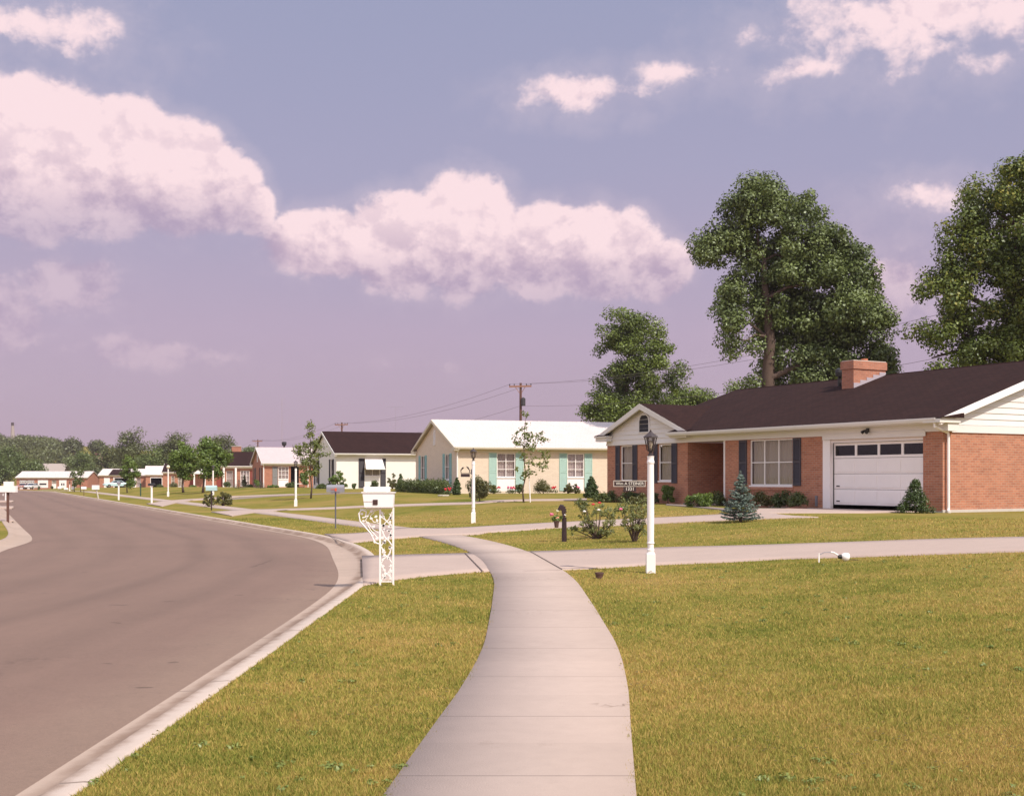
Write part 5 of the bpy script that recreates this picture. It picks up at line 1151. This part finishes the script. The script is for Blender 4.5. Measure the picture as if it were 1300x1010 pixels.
lamp_post('very small distant white lamp post near the far end of the walk', 88.5, 623.2, 610.5)
# ornate white mailbox nearest the viewer
b = G(490.5, 743); d = b.y; u = d / F; t = thing('ornate_mailbox', 'white ornate mailbox on scrolled cast-iron trellis legs nearest the driveway', 'mailbox', b)
X = lambda px: (px - 490.5) * u
Z = lambda py: EYE + (HOR - py) * u - b.z
mb = MB()
for px in (482.6, 499.3): mb.box(X(px) - .013, X(px) + .013, -.013, .013, -.05, Z(644))
mb.box(X(482.6), X(499.3), -.006, .006, .05, .065); mb.build('trellis_leg', white, t)
mb = MB(); rd = random.Random(4)
def leaf2(x, z, r, a):
    vs = [(x + math.cos(a + da) * r * k, -.004 - .006 * (k == 0), z + math.sin(a + da) * r * k) for da, k in ((0, 1), (.7, .62), (1.7, .5), (3.14, .45), (4.6, .5), (5.6, .62))]
    o = [(p[0], p[1] - .006, p[2]) for p in vs]; q = [(p[0], .006, p[2]) for p in vs]; n = 6
    mb.add(o + q, [tuple(range(n)), tuple(range(2 * n - 1, n - 1, -1))] + [(i, i + n, (i + 1) % n + n, (i + 1) % n) for i in range(n)])
x0, x1 = X(483.6), X(498.3); xm = (x0 + x1) / 2; zz = Z(648); k = 0; P_ = (Z(648) - .07) / 4
for k in range(4):
    za = .07 + P_ * k
    for s in (-1, 1):
        mb.tube([(xm + s * (x1 - x0) / 2 * .95, 0, za), (xm + s * .035, 0, za + P_ * .25), (xm - s * .03, 0, za + P_ * .5), (xm - s * .05, 0, za + P_ * .68), (xm - s * (x1 - x0) / 2 * .95, 0, za + P_ * .95)], .0095, 5)
        mb.tube([(xm + s * .02, 0, za + P_ * .45), (xm + s * .055, 0, za + P_ * .55), (xm + s * .06, 0, za + P_ * .75), (xm + s * .03, 0, za + P_ * .85)], .005, 5)
        for q in range(6): leaf2(xm + s * rd.uniform(.02, .065), za + P_ * rd.uniform(.1, .95), rd.uniform(.024, .038), rd.uniform(0, 6))
# scrolled bracket on the left
br = [(481, 690), (476, 688), (470, 676), (463, 668), (457, 661), (455.5, 652), (459, 647), (465, 649), (464, 656), (460, 657)]
mb.tube([(X(a), 0, Z(c)) for a, c in br], .011, 5)
mb.tube([(X(a), 0, Z(c)) for a, c in ((482, 646), (470, 650), (464, 660), (470, 672), (481, 684))], .007, 5); mb.tube([(X(a), 0, Z(c)) for a, c in ((482, 664), (474, 662), (470, 655), (475, 650))], .006, 5)
mb.tube([(X(a), 0, Z(c)) for a, c in ((481, 676), (474, 672), (466, 662))], .006, 5); mb.tube([(X(457), 0, Z(646.5)), (X(483), 0, Z(646.5))], .006, 5)
for a, c in ((460, 652), (466, 655), (472, 658), (478, 655), (468, 664), (475, 668), (473, 679), (478, 683), (476, 688), (479, 661), (462, 661), (471, 649)): leaf2(X(a), Z(c), rd.uniform(.026, .04), rd.uniform(0, 6))
mb.build('trellis_scroll', white, t)
# box: wide body along the view's width, flared left end, hipped lid with an address plate on top
mb = MB(); dpt = .17
fp = [(463.5, 643.5), (499.5, 643.5), (500.8, 625.2), (461, 625.2)]
mb.prism([(X(a), Z(c)) for a, c in fp], -dpt / 2, dpt / 2); mb.box(X(459.5), X(502), -dpt / 2 - .012, dpt / 2 + .012, Z(625.4), Z(624.2)); mb.box(X(465), X(499), -.05, .05, Z(645.3), Z(643.5))
bx = mb.build('mail_box', white, t)
MB().box(X(474.3), X(480.4), -dpt / 2 - .010, -dpt / 2, Z(640.2), Z(633.8)).build('box_plaque', mat('dark_plaque', (.06, .025, .02), .5), bx)
MB().box(X(463), X(475), -dpt / 2 - .006, -dpt / 2, Z(636.3), Z(635.7)).build('flag_rod', mat('pale_rod', (.6, .5, .46), .6), bx)
MB().box(X(461.8), X(495.5), -.012, .012, Z(623.6), Z(617.6)).box(X(464), X(466), -.006, .006, Z(625), Z(623)).box(X(491), X(493), -.006, .006, Z(625), Z(623)).build('name_plate', white, bx)
# plain mailboxes
def mailbox(label, px, bpy_, topy, wpx, boxm, postm, hpx, round_top=True, flag=False, postw=.05, end_on=False, shift=0, group='mailboxes along the kerb', leanx=0, arm=False):
    b = G(px, bpy_); u = b.y / F; t = thing('mailbox', label, 'mailbox', b, 0, group); zt = (HOR - topy) * u + EYE - b.z; hh = hpx * u; w_ = wpx * u / 2
    p = MB(); p.tube([(leanx * u, 0, -.1), (0, 0, zt - hh + .01)], postw / 2, 4 if postw > .06 else 8); p.build('post', postm, t)
    m_ = MB(); sx = shift * u; n = 8; r_ = min(.10, hh * .5) if round_top else 0
    pr = [(-.10, zt - hh), (.10, zt - hh)] + ([(.10 * math.cos(math.pi * i / n), zt - r_ + r_ * math.sin(math.pi * i / n)) for i in range(n + 1)] if round_top else [(.10, zt), (-.10, zt)])
    vs = [(sx - w_, y, z) for y, z in pr] + [(sx + w_, y, z) for y, z in pr]; k = len(pr)
    m_.add(vs, [tuple(range(k)), tuple(range(2 * k - 1, k - 1, -1))] + [(i, i + k, (i + 1) % k + k, (i + 1) % k) for i in range(k)]); bo = m_.build('mail_box', boxm, t)
    if flag: MB().box(sx - .005, sx + .05, -.118, -.102, zt - hh * .85, zt - hh * .45).box(sx - .13, sx + .0, -.115, -.104, zt - hh * .66, zt - hh * .6).build('flag', mat('orange_flag', (.65, .10, .04), .5), t)
    MB().box(sx - w_ * .5, sx + w_ * .5, -.07, .07, zt - hh - .02, zt - hh + .002).build('bracket', postm, t)
    return t
pale_blue = mat('pale_blue_paint', (.42, .60, .60), .5)
mailbox('grey metal mailbox with small orange flag on a thin grey post', 426, 671, 615, 22, grey_metal, mat('post_grey', (.16, .16, .19), .5, metal=.5), 9.5, flag=True, postw=.045)
mailbox('pale blue mailbox on a dark iron post beside the spreading juniper', 268.5, 647.5, 616, 13.5, pale_blue, iron, 6.5, postw=.07)
mailbox('small black mailbox on a thick white post at the kerb', 192.7, 639, 613.2, 8.5, black, white, 3., postw=.13)
mailbox('mailbox with dark cap on a thick white post in front of the pale blue car', 150.8, 634.5, 611, 4, grey_metal, white, 3.5, postw=.13)
mailbox('large white mailbox on a leaning post by the far kerb', 122.5, 632.3, 615.6, 8.6, white, tan_stone, 5.6, False, postw=.12, shift=-1, leanx=2.5)
mailbox('small white mailbox on a slim post, next right of the distant lamp post', 106.5, 629.2, 617.6, 6, white, wood, 3.2, postw=.05)
mailbox('tiny white mailbox far down the walk, leftmost of the row of three', 75.7, 622.6, 617.3, 4.6, white, wood, 2.8)
mailbox('tiny low white mailbox in the middle of the far row of three', 84, 623, 619.3, 5, white, wood, 2.)
mailbox('tiny upright white mailbox, rightmost of the far row of three', 92.5, 624, 617.8, 3, white, wood, 3.4)
mb_l = mailbox('big white mailbox on a dark post on the left kerb, cut by the photo edge', 10, 661.5, 616.5, 26, white, wood, 8, False, postw=.10, shift=-2)
mailbox('white mailbox just beyond the big one at the left edge, higher and smaller', 7.2, 634.5, 611, 12, white, white, 6, False, postw=.10, shift=4, group='mailboxes along the kerb')
t_ = thing('signpost', 'thin dark green iron post standing on the lawn left of the black mailbox', 'post', G(178.5, 629.5)); MB().lathe([(.05, 0), (.05, 1.0), (.08, 1.02), (.05, 1.12)], 8).build('shaft', mat('green_iron', (.02, .07, .05), .5), t_)
b = G(4, 629); t_ = thing('newspaper_box', 'small red box on a white stand behind the left mailboxes', 'box', b); MB().box(-.12, .12, -.15, .15, .35, .75).build('box_body', mat('red_box', (.5, .06, .03), .5), t_); MB().box(-.03, .03, -.03, .03, 0, .35).build('stand', white, t_)
# horse-head hitching post
b = G(716.3, 687.2); u = b.y / F; t = thing('hitching_post', 'brown cast-iron horse-head hitching post on the near lawn', 'hitching post', b); zt = EYE + (HOR - 637.5) * u - b.z; zs = EYE + (HOR - 656.5) * u - b.z
mb = MB(); mb.lathe([(.066, -.05), (.060, .02), (.055, zs * .5), (.05, zs - .02), (.062, zs - .015), (.062, zs), (.045, zs + .005)], 14)
for k in range(10): a_ = k * .628; mb.tube([(.058 * math.cos(a_), .058 * math.sin(a_), .02), (.05 * math.cos(a_), .05 * math.sin(a_), zs - .03)], .007, 4)
mb.build('fluted_post', iron, t)
hp_ = [(-.041, -.01), (-.046, .058), (-.061, .116), (-.066, .162), (-.087, .18), (-.116, .168), (-.139, .148), (-.162, .157), (-.166, .18), (-.145, .226), (-.122, .278), (-.104, .302), (-.093, .328), (-.075, .304), (-.055, .308), (-.029, .296), (.012, .261), (.031, .209), (.041, .151), (.029, .081), (.023, -.01)]
mb = MB().prism([(x, z + zs) for x, z in hp_], -.042, .042); ho = mb.build('horse_head', iron, t); bv = ho.modifiers.new('round', 'BEVEL'); bv.width = .02; bv.segments = 3; bv.limit_method = 'ANGLE'; bv.angle_limit = R(50)
for s in (-1, 1): MB().blob((-.105, s * .044, zs + .255), (.010, .006, .009), 8, 5).build('eye', black, t)
mb = MB()
for k_ in range(7):
    a0 = hp_[14 + min(k_, 5)]; mb.tube([(a0[0] - .004, 0, zs + a0[1] + .004), (a0[0] + .012, .0, zs + a0[1] - .012), (a0[0] + .006, .0, zs + a0[1] - .035)], [.012, .012, .006], 5)
mb.build('mane', iron, t)
mb = MB().tube([(-.05, 0, zs - .03), (-.11, 0, zs - .02), (-.14, 0, zs - .07)], .008, 5); mb.build('bracket', iron, t)
# hanging flower pot
x_ = (706.5 - 716.3) * u; zp = EYE + (HOR - 669.5) * u - b.z; f_ = thing('flower_pot', 'dark hanging pot of pink geraniums on the horse-head post', 'flower pot', (b.x + x_, b.y, b.z + zp))
MB().lathe([(.045, 0), (.065, .14), (.075, .14), (.075, .165), (.06, .165), (.055, .12)], 14).build('pot', brown_pot, f_)
leaves([(0, 0, .2), (-.06, 0, .22), (.05, 0, .2), (.0, 0, .27), (.12, 0, .26)], [.08, .07, .07, .06, .05], 260, .05, 4, .8, .4, f_, bright_m)
for (fx, fy, r_, m_) in ((700.5, 652.5, .042, pink_petal), (707.5, 657, .036, mat('salmon_petals', (.75, .32, .22), .7)), (708, 648, .034, mat('cream_petals', (.72, .68, .45), .7)), (717, 653.5, .026, white_petal)):
    p_ = P(fx, fy, b.y) - f_.location; q = MB(); rd = random.Random(int(fx))
    for k in range(9): q.blob((p_.x + rd.uniform(-.7, .7) * r_, -.03 + rd.uniform(-.6, .6) * r_, p_.z + rd.uniform(-.5, .5) * r_), r_ * .55, 6, 4)
    q.build('flower_head', m_, f_)
    MB().tube([(0, 0, .15), (p_.x * .6, 0, p_.z * .8), (p_.x, -.03, p_.z)], .004, 4).build('flower_stem', shrub_m, f_)
# small pot sunk in the lawn, fallen yard light with its cord and stake
b = G(760.8, 734); t = thing('plant_pot', 'small empty dark clay pot sunk in the near lawn', 'plant pot', b, 0); b.z
MB().lathe([(.048, -.02), (.062, .07), (.07, .07), (.07, .095), (.058, .095), (.05, .03)], 16).build('pot_body', brown_pot, t); MB().lathe([(.052, .05), (.001, .055)], 12).build('soil', mat('soil', (.04, .025, .02), .95), t)
b = G(1074, 712); u = b.y / F; t = thing('yard_light', 'fallen white yard light with curved cord lying by the driveway edge', 'light', b)
q = MB(); q.tube([(-.085, 0, .07), (-.05, 0, .075), (-.02, 0, .07), (.03, 0, .06), (.055, 0, .05)], [.03, .055, .07, .072, .03], 14); q.build('lamp_head', white, t, True)
MB().tube([(-.13, 0, .075), (-.07, 0, .072)], [.03, .04], 10).build('lamp_socket', black, t)
MB().tube([(-.11, 0, .09), (-.20, 0, .135), (-.28, .0, .15), (-.36, .0, .145), (-.45, 0, .10)], .006, 6).build('cord', grey_metal, t); MB().tube([(-.13, 0, .1), (-.20, 0, .14), (-.25, .0, .15)], .014, 6).build('conduit', white, t)
MB().box(-.455, -.435, -.01, .01, -.02, .13).build('stake', white, t); MB().tube([(.04, 0, .03), (.22, -.02, .02)], .006, 5).build('rod', black, t)
b = G(1004 + 12, 709.5)
# stepping slab and small white ornament at the cream house, air conditioner
b = G(563, 629.5); t = thing('bird_bath_slab', 'flat pale stone slab by the hedge of the cream house', 'slab', b); MB().lathe([(.30, -.03), (.32, .05), (.30, .07)], 10).build('slab', tan_stone, t)
b = Vector(((767 - 650) / F * 76, 76, .62)); t = thing('air_conditioner', 'grey air conditioner beside the cream wall behind the dome evergreen', 'air conditioner', b)
q = MB().box(-.45, .45, -.4, .4, .0, .55); q.build('casing', mat('ac_grey', (.34, .28, .26), .6), t); q = MB()
for k in range(7): q.box(-.40, .40, -.415, -.40, .08 + .06 * k, .11 + .06 * k)
q.build('louvre', dark, t)
# ------------------------------------------------------------------ utility poles, wires, antennas
PO = [(661, 124, 486, 29, 'tall utility pole with transformer rising behind the white roof of the cream house'), (434, 187, 536, 19, 'utility pole behind the dark roof of the white house'), (327.3, 246, 557.6, 14.6, 'utility pole at the gable peak of the pale-roofed house'),
      (278.5, 272, 565, 13, 'reddish utility pole behind the bright green tree by the columned house'), (248, 330, 568.5, 9.5, 'small distant utility pole between the two bright lawn trees'), (226, 360, 572, 7, 'smallest distant utility pole left of the bright trees'),
      (123, 330, 574, 6, 'red-brown utility pole beyond the far lawn, by the tan gabled house'), (1356, 61, 362, 59, 'utility pole outside the right edge carrying the wires')]
tops = []
for px, d, ty, aw_, lb in PO:
    x = (px - 650) / F * d; z = float(H(x, d)); top = EYE + (HOR - ty) * d / F - z; t = thing('utility_pole', lb, 'utility pole', (x, d, z), R(-23) if px != 661 else R(-15), 'utility poles behind the houses')
    MB().tube([(0, 0, -.5), (0, 0, top * .5), (0, 0, top)], [.18, .15, .12], 10).build('pole', wood, t); A = aw_ / 2 * d / F; q = MB().box(-A, A, -.19, -.11, top - .45, top - .28); q.build('crossarm', armwood, t)
    q = MB()
    for s in (-.96, -.55, .55, .96): q.lathe([(.03, top - .28), (.05, top - .2), (.05, top - .12), (.02, top - .08)], 8, (s * A, -.15))
    q.build('insulator', black, t)
    q = MB(); q.tube([(-.45 * A, -.15, top - .42), (0, -.05, top - 1.2)], .03, 4); q.tube([(.45 * A, -.15, top - .42), (0, -.05, top - 1.2)], .03, 4); q.build('brace', armwood, t)
    if px == 661:
        q = MB().lathe([(.2, top - 2.4), (.24, top - 2.35), (.24, top - 1.65), (.18, top - 1.6), (.05, top - 1.5)], 12, (.30, -.1)); q.build('transformer', mat('transformer_grey', (.05, .045, .05), .5), t)
    rz = t.rotation_euler.z; tops.append([Vector((x + s * A * math.cos(rz), d + s * A * math.sin(rz), z + top - .1)) for s in (-.96, .96)] + [Vector((x, d, z + top - 2.4))])
k = 0
for a_, c_, lb in ((7, 0, 'overhead wires crossing the sky from the right edge to the transformer pole'), (0, 1, 'overhead wires between the transformer pole and the pole behind the white house'), (1, 2, 'overhead wires from the white house pole to the pale-roofed house pole'), (2, 3, 'far overhead wires above the brick house roof ridge')):
    t = thing('power_line', lb, 'wires', tops[a_][0] * 0, 0, 'power lines')
    for j in range(3):
        A, B = tops[a_][j], tops[c_][j]; pts = [A.lerp(B, i / 12) - Vector((0, 0, 4 * 1.1 * (i / 12) * (1 - i / 12))) for i in range(13)]
        MB().tube(pts, .011 if a_ in (7,) else .014, 4).build('wire', mat('wire_grey', (.14, .11, .12), .6), t)
t = thing('radio_mast', 'very tall thin radio mast behind the pale-roofed house', 'mast', (P(358, HOR, 330).x, 330, -1.)); zt = EYE + (HOR - 505) * 330 / F + 1.
q = MB(); 
for a_ in range(3): q.tube([(.16 * math.cos(a_ * 2.09), .16 * math.sin(a_ * 2.09), 0), (.16 * math.cos(a_ * 2.09), .16 * math.sin(a_ * 2.09), zt)], .02, 4)
for i in range(40): q.tube([(.16, 0, zt * i / 40), (-.08, .14, zt * (i + 1) / 40)], .012, 3)
q.build('lattice', mat('mast_grey', (.36, .29, .33), .7), t)
t = thing('tv_antenna', 'faint television aerial above the dark roof of the white house', 'antenna', (P(502, HOR, 104).x, 104, 4.2)); zt = EYE + (HOR - 517) * 104 / F - 4.2; q = MB().tube([(0, 0, 0), (0, 0, zt)], .012, 5); q.build('mast', mat('aerial_grey', (.4, .34, .38), .6), t)
q = MB().tube([(-.8, 0, zt), (.9, 0, zt + .1)], .01, 4)
for k in range(6): q.tube([(-.7 + .3 * k, -.25, zt + .03 * k), (-.7 + .3 * k, .25, zt + .03 * k)], .006, 4)
q.build('aerial_rods', mat('aerial_grey', (.4, .34, .38), .6), t)
# ------------------------------------------------------------------ cars
def car(label, x, y, z, rz, body_m, L=5.0, group=None):
    t = thing('parked_car', label, 'car', (x, y, z), rz, group)
    side = [(-2.5, .42), (-2.45, .72), (-2.3, .86), (-1.35, .93), (-.95, .97), (-.45, 1.38), (.1, 1.44), (.75, 1.40), (1.35, .98), (2.3, .92), (2.48, .75), (2.5, .42), (1.9, .32), (-1.9, .32)]
    low = [(-2.5, .42), (-2.46, .74), (-2.3, .87), (-1.0, .95), (1.4, .97), (2.35, .92), (2.49, .74), (2.5, .42), (1.9, .30), (-1.9, .30)]
    mb = MB().prism(low, -.92, .92); bd = mb.build('body', body_m, t); bm = bd.modifiers.new('b', 'BEVEL'); bm.width = .07; bm.segments = 2
    cab = [(-1.05, .93), (-.45, 1.38), (.8, 1.38), (1.45, .93)]; vs = []; n = 4
    for y_, k in ((-.84, 1), (.84, 1)): vs += [(a, y_, c) if c < 1 else (a, y_ * .82, c) for a, c in cab]
    MB().add(vs, [tuple(range(n)), tuple(range(2 * n - 1, n - 1, -1))] + [(i, i + n, (i + 1) % n + n, (i + 1) % n) for i in range(n)]).build('cabin_glass', mat('car_glass', (.03, .035, .045), .08), t)
    r_ = MB().box(-.44, .8, -.70, .70, 1.37, 1.43)
    for (a0, c0), (a1, c1) in (((-1.05, .93), (-.45, 1.4)), ((1.45, .93), (.8, 1.4)), ((.15, .93), (.12, 1.4))):
        for s in (-1, 1): r_.tube([(a0, s * .85, c0), (a1, s * .70, c1)], .035, 5)
    r_.build('roof', body_m, t)
    for a_ in (-1.55, 1.5):
        for s in (-1, 1):
            w_ = MB().tube([(a_, s * .78, .33), (a_, s * .95, .33)], .33, 16); wo_ = w_.build('wheel', mat('tyre_rubber', (.02, .018, .018), .9), t)
            MB().tube([(a_, s * .94, .33), (a_, s * .965, .33)], .18, 12).build('hub_cap', mat('chrome', (.7, .68, .66), .2, metal=1), wo_)
    for s in (-1, 1):
        MB().box(-2.55, -2.49, s * .68 - .12, s * .68 + .12, .58, .72).build('headlight', mat('lamp_lens', (.8, .78, .72), .2), t); MB().box(2.49, 2.54, s * .68 - .12, s * .68 + .12, .58, .72).build('tail_light', mat('red_lens', (.4, .02, .02), .3), t)
    MB().box(-2.6, -2.5, -.9, .9, .40, .52).build('bumper', mat('chrome', (.7, .68, .66), .2, metal=1), t); MB().box(2.5, 2.6, -.9, .9, .40, .52).build('bumper', mat('chrome', (.7, .68, .66), .2, metal=1), t)
    return t
d = 236; x = (148 - 650) / F * d; car('pale blue and white sedan parked before the open garage, behind white post', x, d, float(H(x, d)), R(28), mat('pale_blue_car', (.50, .66, .68), .25))
d = 284
x = (30.5 - 650) / F * d; car('dark red-brown car parked nose-in at the left bay of the far double garage', x, d, float(H(x, d)) + .2, R(84), mat('maroon_car', (.42, .20, .17), .3), group='cars at the far garage')
x = (41.3 - 650) / F * d; car('white car parked nose-in at the right bay of the far double garage', x, d, float(H(x, d)) + .2, R(84), mat('white_car', (.7, .68, .68), .3), group='cars at the far garage')

# ------------------------------------------------------------------ summer haze
hz = MB().box(-4300, 4300, -3300, 6300, -14, 48).build('haze', bpy.data.materials.new('haze'), None); struct(hz, 'stuff'); hm = hz.data.materials[0]; hm.use_nodes = True
q = NT(hm.node_tree); q.n.clear(); pv = q.new('ShaderNodeVolumePrincipled'); pv.inputs['Density'].default_value = .00017; pv.inputs['Color'].default_value = (.80, .66, .78, 1)
q.l.new(pv.outputs[0], q.new('ShaderNodeOutputMaterial').inputs['Volume'])
